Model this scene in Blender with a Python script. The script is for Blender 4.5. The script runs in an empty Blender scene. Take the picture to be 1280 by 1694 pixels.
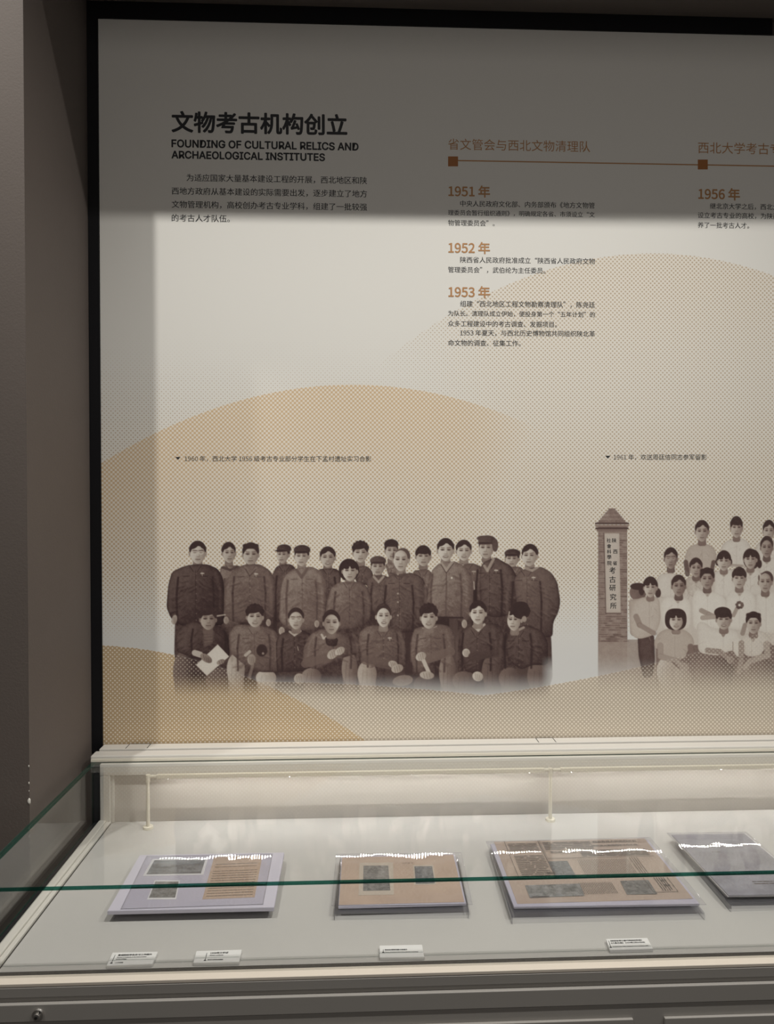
import bpy, bmesh, math, random
import numpy as np
from mathutils import Vector, Matrix
random.seed(7)
C = bpy.context.scene.collection
SC = bpy.context.scene

# ------------------------------------------------------------------ camera
F = 1206.3; EYE = 1.60
YAW, PIT, ROL = math.radians(2.328), math.radians(0.8015), math.radians(-0.0796)
def axes():
    f = Vector((math.sin(YAW)*math.cos(PIT), math.cos(YAW)*math.cos(PIT), -math.sin(PIT)))
    rt = Vector((math.cos(YAW), -math.sin(YAW), 0)); u = rt.cross(f)
    return rt*math.cos(ROL)+u*math.sin(ROL), u*math.cos(ROL)-rt*math.sin(ROL), f
RT, UP, FW = axes()
cd = bpy.data.cameras.new('camera'); cam = bpy.data.objects.new('camera', cd); C.objects.link(cam)
cd.sensor_fit = 'VERTICAL'; cd.sensor_height = 24; cd.lens = F/1694*24; cd.clip_start = 0.02
M = Matrix((RT, UP, -FW)).transposed().to_4x4(); M.translation = Vector((0, 0, EYE)); cam.matrix_world = M
SC.camera = cam
def ray(px, py): return RT*(px-640)/F + UP*(847-py)/F + FW
def aty(px, py, y):                       # point on the upright plane at depth y
    r = ray(px, py); return Vector((0, 0, EYE)) + r*(y/r.y)
def atz(px, py, z):                       # point on the level plane at height z
    r = ray(px, py); return Vector((0, 0, EYE)) + r*((z-EYE)/r.z)
def proj(x, y, z):                        # world -> photograph (arrays)
    dx, dy, dz = x, y, z-EYE
    c = dx*FW.x+dy*FW.y+dz*FW.z
    return 640+F*(dx*RT.x+dy*RT.y+dz*RT.z)/c, 847-F*(dx*UP.x+dy*UP.y+dz*UP.z)/c

# ------------------------------------------------------------------ world, lights, exposure
w = bpy.data.worlds.new('world'); SC.world = w; w.use_nodes = True
w.node_tree.nodes['Background'].inputs[0].default_value = (1.0, .93, .87, 1)
w.node_tree.nodes['Background'].inputs[1].default_value = 0.085
SC.view_settings.view_transform = 'Standard'; SC.view_settings.look = 'None'
SC.view_settings.gamma = 1; SC.view_settings.exposure = 0; SC.view_settings.use_curve_mapping = False

D = 1.95            # depth of the panel face
YE = 1.541          # front edge of the soffit
YP = 1.582          # front face of the left pillar
XR = -.702          # return wall
SOF = EYE+1.306     # soffit height
def spot(loc, aim, power, size, blend, color, rad):
    l = bpy.data.lights.new('spot_lamp', 'SPOT'); l.energy = power; l.spot_size = math.radians(size)
    l.spot_blend = blend; l.color = color; l.shadow_soft_size = rad
    o = bpy.data.objects.new('spot_lamp', l); C.objects.link(o); o.location = loc
    o.rotation_euler = (Vector(aim)-Vector(loc)).to_track_quat('-Z', 'Y').to_euler()
    return o
TH = EYE+2.4; TY = .735
WARM = (1.0, .966, .905)
spot((-1.10, TY, TH), (-.35, D-.1, EYE-1.2), 142, 70, 1.0, WARM, .022)
spot((.80, TY, TH), (-.2, D-.1, EYE-1.25), 188, 74, 1.0, WARM, .022)
spot((2.4, TY-.02, TH), (1.0, D-.1, EYE-1.2), 190, 78, 1.0, WARM, .022)
spot((-1.25, 1.12, TH-.1), (-1.02, YP, EYE+1.25), 85, 38, 1.0, WARM, .022)  # extra unseen spot, added to brighten the upper pillar face
al = bpy.data.lights.new('room_fill', 'AREA'); al.shape = 'RECTANGLE'; al.size = 2.2; al.size_y = 1.4  # unseen fill lamp, added to raise the ambient light in the niche
al.energy = 12; al.color = (1, .93, .86)
ao = bpy.data.objects.new('room_fill', al); C.objects.link(ao); ao.location = (.6, -1.6, 3.2)
ao.rotation_euler = (Vector((.2, 1.9, 1.5))-Vector(ao.location)).to_track_quat('-Z', 'Y').to_euler()

# ------------------------------------------------------------------ helpers
def lin(c):
    c = c/255.; return c/12.92 if c <= .04045 else ((c+.055)/1.055)**2.4
def rgb(r, g, b, k=1.0): return (lin(r)*k, lin(g)*k, lin(b)*k, 1)
def mat(name, col, rough=.6, metal=0, bump=0, bscale=400, var=0, spec=.5, vscale=6):
    m = bpy.data.materials.new(name); m.use_nodes = True; nt = m.node_tree; b = nt.nodes['Principled BSDF']
    b.inputs['Base Color'].default_value = col; b.inputs['Roughness'].default_value = rough
    b.inputs['Metallic'].default_value = metal; b.inputs['Specular IOR Level'].default_value = spec
    tc = nt.nodes.new('ShaderNodeTexCoord')
    n = nt.nodes.new('ShaderNodeTexNoise'); n.inputs['Scale'].default_value = vscale; n.inputs['Detail'].default_value = 5
    nt.links.new(tc.outputs['Object'], n.inputs['Vector'])
    r = nt.nodes.new('ShaderNodeMapRange'); r.inputs[3].default_value = 1-var; r.inputs[4].default_value = 1+var
    nt.links.new(n.outputs['Fac'], r.inputs[0])
    mx = nt.nodes.new('ShaderNodeVectorMath'); mx.operation = 'SCALE'; mx.inputs[0].default_value = col[:3]
    nt.links.new(r.outputs[0], mx.inputs['Scale']); nt.links.new(mx.outputs[0], b.inputs['Base Color'])
    if bump:
        n2 = nt.nodes.new('ShaderNodeTexNoise'); n2.inputs['Scale'].default_value = bscale; n2.inputs['Detail'].default_value = 3
        nt.links.new(tc.outputs['Object'], n2.inputs['Vector'])
        bp = nt.nodes.new('ShaderNodeBump'); bp.inputs['Strength'].default_value = bump; bp.inputs['Distance'].default_value = .002
        nt.links.new(n2.outputs['Fac'], bp.inputs['Height']); nt.links.new(bp.outputs[0], b.inputs['Normal'])
    return m
def clear(name, tint, rough=.0, base=.045, bump=0, bscale=20, pw=5, gl=(1, 1, 1, 1), diffuse=0, dcol=(.8, .8, .9, 1)):
    """clear sheet: see-through plus a Fresnel-weighted mirror reflection"""
    m = bpy.data.materials.new(name); m.use_nodes = True; nt = m.node_tree; nt.nodes.clear()
    o = nt.nodes.new('ShaderNodeOutputMaterial'); t = nt.nodes.new('ShaderNodeBsdfTransparent'); t.inputs[0].default_value = tint
    g = nt.nodes.new('ShaderNodeBsdfGlossy'); g.inputs['Roughness'].default_value = rough; g.inputs[0].default_value = gl
    lw = nt.nodes.new('ShaderNodeLayerWeight'); lw.inputs[0].default_value = .5
    p = nt.nodes.new('ShaderNodeMath'); p.operation = 'POWER'; p.inputs[1].default_value = pw
    a = nt.nodes.new('ShaderNodeMath'); a.operation = 'MULTIPLY_ADD'; a.inputs[1].default_value = 1-base; a.inputs[2].default_value = base
    mx = nt.nodes.new('ShaderNodeMixShader')
    nt.links.new(lw.outputs['Facing'], p.inputs[0]); nt.links.new(p.outputs[0], a.inputs[0]); nt.links.new(a.outputs[0], mx.inputs[0])
    src = t.outputs[0]
    if diffuse:
        df = nt.nodes.new('ShaderNodeBsdfDiffuse'); df.inputs[0].default_value = dcol
        m2 = nt.nodes.new('ShaderNodeMixShader'); m2.inputs[0].default_value = diffuse
        nt.links.new(t.outputs[0], m2.inputs[1]); nt.links.new(df.outputs[0], m2.inputs[2]); src = m2.outputs[0]
    nt.links.new(src, mx.inputs[1]); nt.links.new(g.outputs[0], mx.inputs[2]); nt.links.new(mx.outputs[0], o.inputs[0])
    if bump:
        tc = nt.nodes.new('ShaderNodeTexCoord'); n2 = nt.nodes.new('ShaderNodeTexNoise'); n2.inputs['Scale'].default_value = bscale
        nt.links.new(tc.outputs['Object'], n2.inputs['Vector'])
        bp = nt.nodes.new('ShaderNodeBump'); bp.inputs['Strength'].default_value = bump; bp.inputs['Distance'].default_value = .002
        nt.links.new(n2.outputs['Fac'], bp.inputs['Height']); nt.links.new(bp.outputs[0], g.inputs['Normal'])
    return m
def link(name, me, m, parent=None):
    me.name = name; o = bpy.data.objects.new(name, me); C.objects.link(o)
    if m is not None:
        for k in (m if isinstance(m, (list, tuple)) else [m]): me.materials.append(k)
    if parent: o.parent = parent
    return o
def build(name, bm, m, parent=None, smooth=False):
    bmesh.ops.recalc_face_normals(bm, faces=bm.faces)
    me = bpy.data.meshes.new(name); bm.to_mesh(me); bm.free()
    if smooth:
        for p in me.polygons: p.use_smooth = True
    return link(name, me, m, parent)
def box(bm, x0, x1, y0, y1, z0, z1, bev=0, mi=0):
    vs = [bm.verts.new((x, y, z)) for x in (x0, x1) for y in (y0, y1) for z in (z0, z1)]
    fs = [bm.faces.new([vs[i] for i in q]) for q in ((0, 1, 3, 2), (4, 6, 7, 5), (0, 4, 5, 1), (2, 3, 7, 6), (0, 2, 6, 4), (1, 5, 7, 3))]
    for f in fs: f.material_index = mi
    if bev:
        bmesh.ops.bevel(bm, geom=list({e for f in fs for e in f.edges}), offset=bev, segments=2, affect='EDGES', profile=.5)
    return fs
def bx(name, dims, m, parent=None, bev=0):
    bm = bmesh.new(); box(bm, *dims, bev=bev); return build(name, bm, m, parent)
def slab(bm, top, th, bev=0):
    """quad given by four top corners, thickness th straight down"""
    t = [bm.verts.new(p) for p in top]; b = [bm.verts.new(Vector(p)-Vector((0, 0, th))) for p in top]
    fs = [bm.faces.new(t), bm.faces.new(b[::-1])]+[bm.faces.new((t[i], b[i], b[(i+1) % 4], t[(i+1) % 4])) for i in range(4)]
    if bev: bmesh.ops.bevel(bm, geom=list({e for f in fs for e in f.edges}), offset=bev, segments=2, affect='EDGES')
def sl(name, top, th, m, parent=None, bev=0):
    bm = bmesh.new(); slab(bm, top, th, bev); return build(name, bm, m, parent)
def cyl(bm, p, q, r, n=20, r2=None):
    p, q = Vector(p), Vector(q); d = (q-p).normalized(); a = d.orthogonal().normalized(); b = d.cross(a); r2 = r if r2 is None else r2
    A = [bm.verts.new(p+(a*math.cos(t)+b*math.sin(t))*r) for t in [i*2*math.pi/n for i in range(n)]]
    B = [bm.verts.new(q+(a*math.cos(t)+b*math.sin(t))*r2) for t in [i*2*math.pi/n for i in range(n)]]
    bm.faces.new(A[::-1]); bm.faces.new(B)
    for i in range(n): bm.faces.new((A[i], A[(i+1) % n], B[(i+1) % n], B[i]))
def empty(name, loc, label, cat, group=None):
    o = bpy.data.objects.new(name, None); C.objects.link(o); o.location = loc; o['label'] = label; o['category'] = cat
    if group: o['group'] = group
    return o
def keep(o, root):                       # parent while keeping world-space mesh coordinates
    o.parent = root; o.matrix_parent_inverse = Matrix.Translation(root.location).inverted(); return o
def struct(o): o['kind'] = 'structure'; return o

# ------------------------------------------------------------------ materials
M_wall = mat('taupe_paint', (.108, .088, .077, 1), .75, bump=.15, bscale=250, var=.06)
M_black = mat('black_trim_paint', (.006, .006, .0075, 1), .55, spec=.25)
M_floor = mat('dark_floor', (.06, .055, .05, 1), .4, var=.2)
M_case = mat('grey_powder_coat', (.31, .295, .275, 1), .45, bump=.05, bscale=900, var=.02)
M_rail = mat('white_metal_profile', (.66, .64, .60, 1), .38, var=.02)
M_ledge = mat('cream_metal_ledge', (.66, .60, .52, 1), .35, var=.03)
M_deck = mat('white_fabric_deck', (.50, .49, .475, 1), .9, bump=.35, bscale=1100, var=.025)
M_back = mat('white_back_panel', (.56, .53, .495, 1), .6, bump=.05, bscale=500, var=.02)
M_gask = mat('black_gasket', (.012, .013, .016, 1), .5)
M_seam = mat('dark_seam', (.05, .046, .042, 1), .8)
M_glass = clear('clear_glass', (.982, .986, .98, 1), 0, .045)
M_glasst = clear('clear_top_glass', (.982, .986, .98, 1), .055, .04)
M_glassf = clear('clear_front_glass', (.985, .988, .984, 1), 0, .045, pw=9)
M_edge = clear('green_glass_edge', (.06, .26, .21, 1), .1, .06, diffuse=.35, dcol=(.012, .09, .065, 1))
M_acry = clear('clear_acrylic', (.975, .975, .985, 1), .02, .05, diffuse=.04)
M_sleeve = clear('clear_sleeve', (.965, .965, .98, 1), .03, .05, bump=.6, bscale=11, diffuse=.02)
M_cream = mat('cream_plastic', (.74, .70, .60, 1), .4)
M_chrome = mat('worn_chrome', (.8, .78, .75, 1), .3, metal=1)
M_dark = mat('dark_hole', (.01, .01, .01, 1), .6)
M_label = mat('white_label_block', (.78, .78, .78, 1), .45)
M_foam = mat('pale_lilac_board', (.56, .54, .63, 1), .6)
M_kraft = mat('aged_paper', (.56, .415, .305, 1), .8, var=.14, vscale=22)
M_news = mat('newsprint', (.50, .39, .305, 1), .8, var=.12, vscale=18)
M_pale = mat('pale_patch_paper', (.58, .50, .40, 1), .8, var=.06)
M_white = mat('white_photo_border', (.82, .82, .82, 1), .4)
M_ink = mat('black_lettering', (.014, .015, .018, 1), .6)
M_inkn = mat('faded_newspaper_ink', (.075, .055, .042, 1), .8)
M_org = mat('orange_lettering', (.45, .225, .085, 1), .6)
M_orgd = mat('orange_marker', (.36, .135, .03, 1), .6)
M_brk = mat('chipped_plaster', (.7, .68, .62, 1), .9)
def noise_print(name, c0, c1, scale, stretch=(1, 1, 1), lo=.35, hi=.65):
    m = bpy.data.materials.new(name); m.use_nodes = True; nt = m.node_tree; b = nt.nodes['Principled BSDF']; b.inputs['Roughness'].default_value = .45
    tc = nt.nodes.new('ShaderNodeTexCoord'); mp = nt.nodes.new('ShaderNodeMapping'); mp.inputs['Scale'].default_value = stretch
    n = nt.nodes.new('ShaderNodeTexNoise'); n.inputs['Scale'].default_value = scale; n.inputs['Detail'].default_value = 6; n.inputs['Roughness'].default_value = .65
    cr = nt.nodes.new('ShaderNodeValToRGB'); cr.color_ramp.elements[0].position = lo; cr.color_ramp.elements[1].position = hi
    cr.color_ramp.elements[0].color = c0; cr.color_ramp.elements[1].color = c1
    nt.links.new(tc.outputs['Object'], mp.inputs[0]); nt.links.new(mp.outputs[0], n.inputs[0]); nt.links.new(n.outputs[0], cr.inputs[0]); nt.links.new(cr.outputs[0], b.inputs['Base Color'])
    return m
M_ph1 = noise_print('excavation_photo_print', (.035, .045, .055, 1), (.27, .29, .30, 1), 28, (1, 2.2, 1))
M_ph2 = noise_print('small_photo_print', (.08, .085, .08, 1), (.34, .34, .32, 1), 60)
M_rub1 = noise_print('grey_rubbing_print', (.055, .055, .052, 1), (.26, .255, .235, 1), 130)
M_rub2 = noise_print('blue_rubbing_print', (.03, .042, .05, 1), (.20, .22, .23, 1), 150)
M_bkl = noise_print('grey_booklet_cover', (.24, .24, .27, 1), (.40, .40, .44, 1), 16)
def emis(name, col, s):
    m = bpy.data.materials.new(name); m.use_nodes = True; nt = m.node_tree; nt.nodes.clear()
    o = nt.nodes.new('ShaderNodeOutputMaterial'); e = nt.nodes.new('ShaderNodeEmission'); e.inputs[0].default_value = col; e.inputs[1].default_value = s
    nt.links.new(e.outputs[0], o.inputs[0]); return m
M_led = emis('led_chip_light', (1, .97, .92, 1), 95)

# ------------------------------------------------------------------ room shell
struct(bx('floor', (-3, 4, -3, 2.1, -.05, 0), M_floor))
struct(bx('wall_back', (XR, 4, D+.012, D+.2, 0, 4.6), M_wall))
bm = bmesh.new(); box(bm, -3, XR, YP, 2.15, 0, 4.6)
struct(build('wall_left', bm, M_wall))
struct(bx('wall_top', (XR+.0005, 4, YE+.0415, D+.0115, SOF, 4.6), M_wall))       # dropped lintel above the niche
struct(bx('trim_3', (-3, 4, YE, YE+.041, SOF, 4.6), M_wall))  # lintel front; unseen left run past the pillar added to block stray lamplight
PT, PL, PB = EYE+1.262, -.6735, EYE-.64
bm = bmesh.new(); box(bm, XR+.0005, PL, D-.004, D+.0115, PB-.02, SOF-.0005); struct(build('trim_1', bm, M_black))
xe = aty(1276, 50, D).x
bm = bmesh.new(); box(bm, PL, xe, D-.004, D+.0115, PT, SOF-.0005); struct(build('trim_2', bm, M_black))
# chips of bare plaster along the pillar corner
chip = empty('plaster_chip', (XR, YP, EYE-.6), 'small white chips of bare plaster on the dark pillar corner just above the glass', 'plaster chips')
for (px, py, s) in ((61.5, 1325, .0052), (61, 1295, .0022), (62, 1308, .0014), (61, 1267, .002)):
    p = aty(px, py, YP)
    b_ = bmesh.new(); bmesh.ops.create_icosphere(b_, subdivisions=1, radius=1)
    for v in b_.verts: v.co = Vector((XR-.001, YP-.0003, p.z)) + Vector((v.co.x*s*.7, v.co.y*s*.4, v.co.z*s*(1.4+.5*v.co.x)))
    keep(build('chip', b_, M_brk), chip)

# ------------------------------------------------------------------ printed panel
K = F/D
def vp_(px, py):                         # photograph px -> flat panel units (px-like)
    p = aty(px, py, D); return 592+p.x*K, 830-(p.z-EYE)*K
class N:                                 # small expression builder for shader maths
    def __init__(s, nt, o): s.nt, s.o = nt, o
    def op(s, k, *a):
        n = s.nt.nodes.new('ShaderNodeMath'); n.operation = k
        for i, x in enumerate((s,)+a):
            if isinstance(x, N): s.nt.links.new(x.o, n.inputs[i])
            else: n.inputs[i].default_value = x
        return N(s.nt, n.outputs[0])
    def __add__(s, b): return s.op('ADD', b)
    def __sub__(s, b): return s.op('SUBTRACT', b)
    def __mul__(s, b): return s.op('MULTIPLY', b)
    def ss(s, a, b):                     # smoothstep between a and b
        n = s.nt.nodes.new('ShaderNodeMapRange'); n.interpolation_type = 'SMOOTHSTEP'
        s.nt.links.new(s.o, n.inputs[0]); n.inputs[1].default_value = a; n.inputs[2].default_value = b; return N(s.nt, n.outputs[0])
def para(pts):
    P = [vp_(*p) for p in pts]; return np.polyfit([p[0]/1000 for p in P], [p[1]/1000 for p in P], 2)
def panel_material():
    m = bpy.data.materials.new('printed_halftone'); m.use_nodes = True; nt = m.node_tree; b = nt.nodes['Principled BSDF']
    b.inputs['Roughness'].default_value = .55; b.inputs['Specular IOR Level'].default_value = .25
    tc = nt.nodes.new('ShaderNodeTexCoord'); sp = nt.nodes.new('ShaderNodeSeparateXYZ'); nt.links.new(tc.outputs['Object'], sp.inputs[0])
    U = N(nt, sp.outputs[0])*K+592.; V = N(nt, sp.outputs[2])*(-K)+(830+EYE*K)
    u = U*.001
    def curve(c): return (u*u*float(c[0])+u*float(c[1])+float(c[2]))*1000.
    P = 7.1
    L = (U*(2*math.pi/P)).op('COSINE')*(V*(2*math.pi/P)).op('COSINE')*.5+.5        # 1 on dot centres
    cA = curve(para([(810, 484), (1085, 419), (1280, 456)])); cB = curve(para([(185, 755), (580, 636), (945, 737)]))
    cC = curve(para([(178, 1068), (300, 1086), (450, 1137), (600, 1222)]))
    cD = curve(para([(800, 1150), (1070, 1100), (1280, 1040)])); cD2 = curve(para([(300, 1128), (560, 1131), (800, 1150)]))
    right = U.ss(795., 800.)
    cD = cD*right+cD2*(right*-1.+1.)
    dA, dB, dC, dD = V-cA, V-cB, V-cC, V-cD
    inA, inB, inC, inD = dA.ss(-1., 1.5), dB.ss(-1., 1.5), dC.ss(-1., 1.5), dD.ss(-1., 1.5)
    low = V.ss(930., 1095.)*-1.+1.
    covA = inA*(U.ss(560., 900.)*.8+.2)*((V.ss(430., 620.)*-.07)+.36)*(V.ss(640., 820.)*.30+1.)
    covB = inB*((dB.ss(0., 260.)*-.14)+.52)*(U.ss(740., 1080.)*-1.+1.)
    covZ = V.ss(500., 800.)*.26
    cov = (covA.op('MAXIMUM', covB).op('MAXIMUM', covZ))*low
    fg = inC.op('MAXIMUM', inD)
    cov = cov*(fg*-1.+1.)+fg*(inC*.10+.62)
    th = cov*-1.+1.
    dots = (L-th).ss(-.16, .16)
    dots = dots*cov.ss(0., .12)
    # ink colours
    def mixc(fac, a, c):
        n = nt.nodes.new('ShaderNodeMix'); n.data_type = 'RGBA'
        nt.links.new(fac.o, n.inputs[0])
        for i, x in ((6, a), (7, c)):
            if isinstance(x, tuple): n.inputs[i].default_value = x
            else: nt.links.new(x, n.inputs[i])
        return n.outputs[2]
    tan_, gold, pale = (.50, .40, .285, 1), (.62, .445, .26, 1), (.52, .445, .35, 1)
    ink = mixc(inB*(dB.ss(0., 330.)*-.75+1.)*(U.ss(640., 980.)*-1.+1.), tan_, gold)
    ink = mixc(inD, ink, pale); ink = mixc(inC, ink, (.50, .36, .20, 1))
    paper = (.77, .76, .72, 1)
    wash = mixc(cov.ss(.05, .6)*.6, paper, (.84, .74, .60, 1))
    wash = mixc(V.ss(1000., 1120.)*(fg*-1.+1.)*.5, wash, (.66, .68, .70, 1))
    g = mixc(dots*.92, wash, ink)
    at = nt.nodes.new('ShaderNodeAttribute'); at.attribute_name = 'ink'
    vis = N(nt, at.outputs['Alpha'])*((dots*-1.+1.)*fg*-.36+1.)
    out = mixc(vis, g, at.outputs['Color'])
    nt.links.new(out, b.inputs['Base Color'])
    return m
M_print = panel_material()
M_paper = M_print

panel = empty('printed_panel', (0, D+.005, EYE-.62), 'tall printed wall panel with black heading, dotted hills and two sepia group photographs', 'panel')
bm = bmesh.new(); box(bm, PL+.0005, 1.9, D, D+.0115, PB-.01, PT-.0005)
me = bpy.data.meshes.new('panel_board'); bmesh.ops.recalc_face_normals(bm, faces=bm.faces); bm.to_mesh(me); bm.free()
ca = me.color_attributes.new('ink', 'FLOAT_COLOR', 'POINT'); ca.data.foreach_set('color', np.zeros(len(me.vertices)*4, dtype=np.float32))
keep(link('panel_board', me, M_print), panel)
DT = D-.00022
FD = bpy.utils.system_resource('DATAFILES') + '/fonts/'
def font(fn):                            # Blender's own bundled fonts
    try: return bpy.data.fonts.load(FD+fn)
    except Exception: return None
F_CJK, F_LAT = font('Noto Sans CJK Regular.woff2'), font('Inter.woff2')
TQ = []                                   # lettering is queued and evaluated in one go at the end
def flush_text():
    def ev(body, fo, res, sl):
        cu = bpy.data.curves.new('tmp', 'FONT'); cu.body = body; cu.size = 1; cu.resolution_u = res; cu.space_line = sl
        if fo: cu.font = fo
        o = bpy.data.objects.new('tmp', cu); C.objects.link(o); bpy.context.view_layer.update()
        me = bpy.data.meshes.new_from_object(o.evaluated_get(bpy.context.evaluated_depsgraph_get())); co = np.empty(len(me.vertices)*3, dtype=np.float32); me.vertices.foreach_get('co', co)
        fc = [tuple(p.vertices) for p in me.polygons]; bpy.data.meshes.remove(me); bpy.data.objects.remove(o); bpy.data.curves.remove(cu); return co.reshape(-1, 3), fc
    KD = .35014; gl = {}; geo = {}; need = {}
    for fn, strs, off, res in TQ:
        for t in strs:
            if t.isascii() and not t.isdigit(): geo[(t, res)] = ev(t, F_LAT, res, 1)
            else:
                for ch in t: need.setdefault((ord(ch) < 0x2e80 and F_CJK is not None, res), {})[ch] = 1
    for (direct, res), chs in need.items():
        chs = [c for c in chs if c != ' ']; co, fc = ev('\n'.join(chs), F_CJK if direct else None, res, 4)
        if not len(co): continue
        ln = np.clip(np.floor((1.2-co[:, 1])/4).astype(int), 0, len(chs)-1); per = [[] for _ in chs]
        for f in fc: per[ln[f[0]]].append(f)
        for i, ch in enumerate(chs):
            ids = np.where(ln == i)[0]; rm = {int(v): k for k, v in enumerate(ids)}; g = co[ids].copy(); g[:, 1] += 4*i
            gl[(ch, res)] = ((g/KD if direct else g), [tuple(rm[v] for v in f) for f in per[i]])
    for fn, strs, off, res in TQ:
        for t in strs:
            if (t, res) in geo: continue
            x = 0; V = []; Fc = []; n0 = 0
            for ch in t:
                if ch == ' ': x += .224; continue
                g, f = gl[(ch, res)]; V.append(g+np.array([x, 0, 0], dtype=np.float32)); Fc += [tuple(v+n0 for v in q) for q in f]; n0 += len(g)
                x += .555 if ch.isdigit() else 1.0
            geo[(t, res)] = (np.concatenate(V), Fc)
    for fn, strs, off, res in TQ:
        out = []
        for t in strs:
            co, fc = geo[(t, res)]
            if off:                       # heavier weight: the outlines repeated a hair's breadth around
                n = len(co); sh = [(math.cos(i*math.pi/4)*off, math.sin(i*math.pi/4)*off) for i in range(8)] if off > .012 else [(-off, 0), (off, 0)]
                co = np.concatenate([co+np.array([dx, dy, i_], dtype=np.float32) for i_, (dx, dy) in enumerate(sh)]); fc = [tuple(v+n*i for v in f) for i in range(len(sh)) for f in fc]
            out.append((co, fc))
        fn(out)
def text_on(name, lines, m, root, offset=0, y=DT, res=2):
    """lines: (string, x0, x1, y centre) in photograph pixels -> ONE flat lettering mesh on the panel"""
    def make(geo):
        V, Fc = [], []; n0 = 0
        for (s, x0, x1, yc), (co, fc) in zip(lines, geo):
            a = aty(x0, yc, y); b = aty(x1, yc, y); c = aty((x0+x1)/2, yc, y)
            mn, mxx = co.min(0), co.max(0); k = (b.x-a.x)/(mxx[0]-mn[0])
            P = np.empty_like(co); P[:, 0] = a.x+(co[:, 0]-mn[0])*k; P[:, 1] = y-co[:, 2]*4e-5; P[:, 2] = c.z+(co[:, 1]-(mn[1]+mxx[1])/2)*k
            V.append(P); Fc += [[v+n0 for v in p] for p in fc]; n0 += len(P)
        me = bpy.data.meshes.new(name); me.from_pydata(np.concatenate(V).tolist(), [], Fc); me.update(); keep(link(name, me, m), root)
    TQ.append((make, [l[0] for l in lines], offset, res))
text_on('heading_lettering', [('文物考古机构创立', 283.5, 574.5, 204)], M_ink, panel, .028, res=4)
text_on('english_lettering', [('FOUNDING OF CULTURAL RELICS AND', 283.5, 593, 240), ('ARCHAEOLOGICAL INSTITUTES', 283.5, 537.5, 258)], M_ink, panel, .026, res=4)
text_on('paragraph_lettering', [('为适应国家大量基本建设工程的开展，西北地区和陕', 308.5, 607, 296.3), ('西地方政府从基本建设的实际需要出发，逐步建立了地方', 284, 607, 318.3),
    ('文物管理机构，高校创办考古专业学科，组建了一批较强', 284, 607, 340.3), ('的考古人才队伍。', 284, 380, 361)], M_ink, panel, .009)
text_on('column_heading', [('省文管会与西北文物清理队', 741, 976, 240.5)], M_org, panel)
text_on('column_heading', [('西北大学考古专业', 1154.5, 1311, 245.5)], M_org, panel)
for yy, s, x in ((316.5, '1951 年', 741.5), (410, '1952 年', 741.5), (483, '1953 年', 741.5), (321, '1956 年', 1154.8)):
    text_on('year_lettering', [(s, x, x+69, yy)], M_org, panel, .022, res=4)
text_on('entry_lettering', [('中央人民政府文化部、内务部颁布《地方文物管', 761, 983.5, 338.3), ('理委员会暂行组织通则》，明确规定各省、市须设立“文', 741, 983.5, 353.5), ('物管理委员会”。', 741, 818, 369)], M_ink, panel, .009)
text_on('entry_lettering', [('陕西省人民政府批准成立“陕西省人民政府文物', 761, 984, 431), ('管理委员会”，武伯纶为主任委员。', 741, 902, 447)], M_ink, panel, .009)
text_on('entry_lettering', [('组建“西北地区工程文物勘察清理队”，陈尧廷', 761, 984, 503.5), ('为队长。清理队成立伊始，便投身第一个“五年计划”的', 741, 984, 519.5),
    ('众多工程建设中的考古调查、发掘项目。', 741, 921, 536), ('1953 年夏天，与西北历史博物馆共同组织陕北革', 761, 984, 551.5), ('命文物的调查、征集工作。', 741, 861, 567.5)], M_ink, panel, .009)
text_on('entry_lettering', [('继北京大学之后，西北大学', 1174, 1298, 341.8), ('设立考古专业的高校，为陕西', 1154, 1288, 357), ('养了一批考古人才。', 1154, 1239, 372.8)], M_ink, panel, .009)
text_on('caption_lettering', [('1960 年，西北大学 1956 级考古专业部分学生在下孟村遗址实习合影', 305.5, 614, 759)], M_ink, panel)
text_on('caption_lettering', [('1961 年，欢送周廷信同志参军留影', 1015, 1169, 756.3)], M_ink, panel)
def flat(name, pts, m, root, y=DT):
    bm = bmesh.new(); bm.faces.new([bm.verts.new(aty(px, py, y)) for px, py in pts]); return keep(build(name, bm, m), root)
for x, yy in ((290, 756), (1001, 754)): flat('caption_arrow', [(x, yy), (x+8.5, yy), (x+4.2, yy+4.6)], M_ink, panel)
flat('timeline_marker', [(741, 258.8), (757.5, 258.8), (757.5, 275.2), (741, 275.2)], M_orgd, panel)
flat('timeline_marker', [(1154, 264), (1170.5, 264), (1170.5, 280.3), (1154, 280.3)], M_orgd, panel)
p = aty(757.5, 266.5, DT); q = aty(1154, 271.7, DT); r_ = aty(1330, 272, DT)
for a, b in ((p.x, q.x), (aty(1170.5, 272, DT).x, r_.x)):
    bm = bmesh.new(); z = (p.z+q.z)/2
    bm.faces.new([bm.verts.new((x, DT, zz)) for x, zz in ((a, z-.0016), (b, z-.0016), (b, z+.0016), (a, z+.0016))]); keep(build('timeline_bar', bm, M_org), panel)

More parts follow.
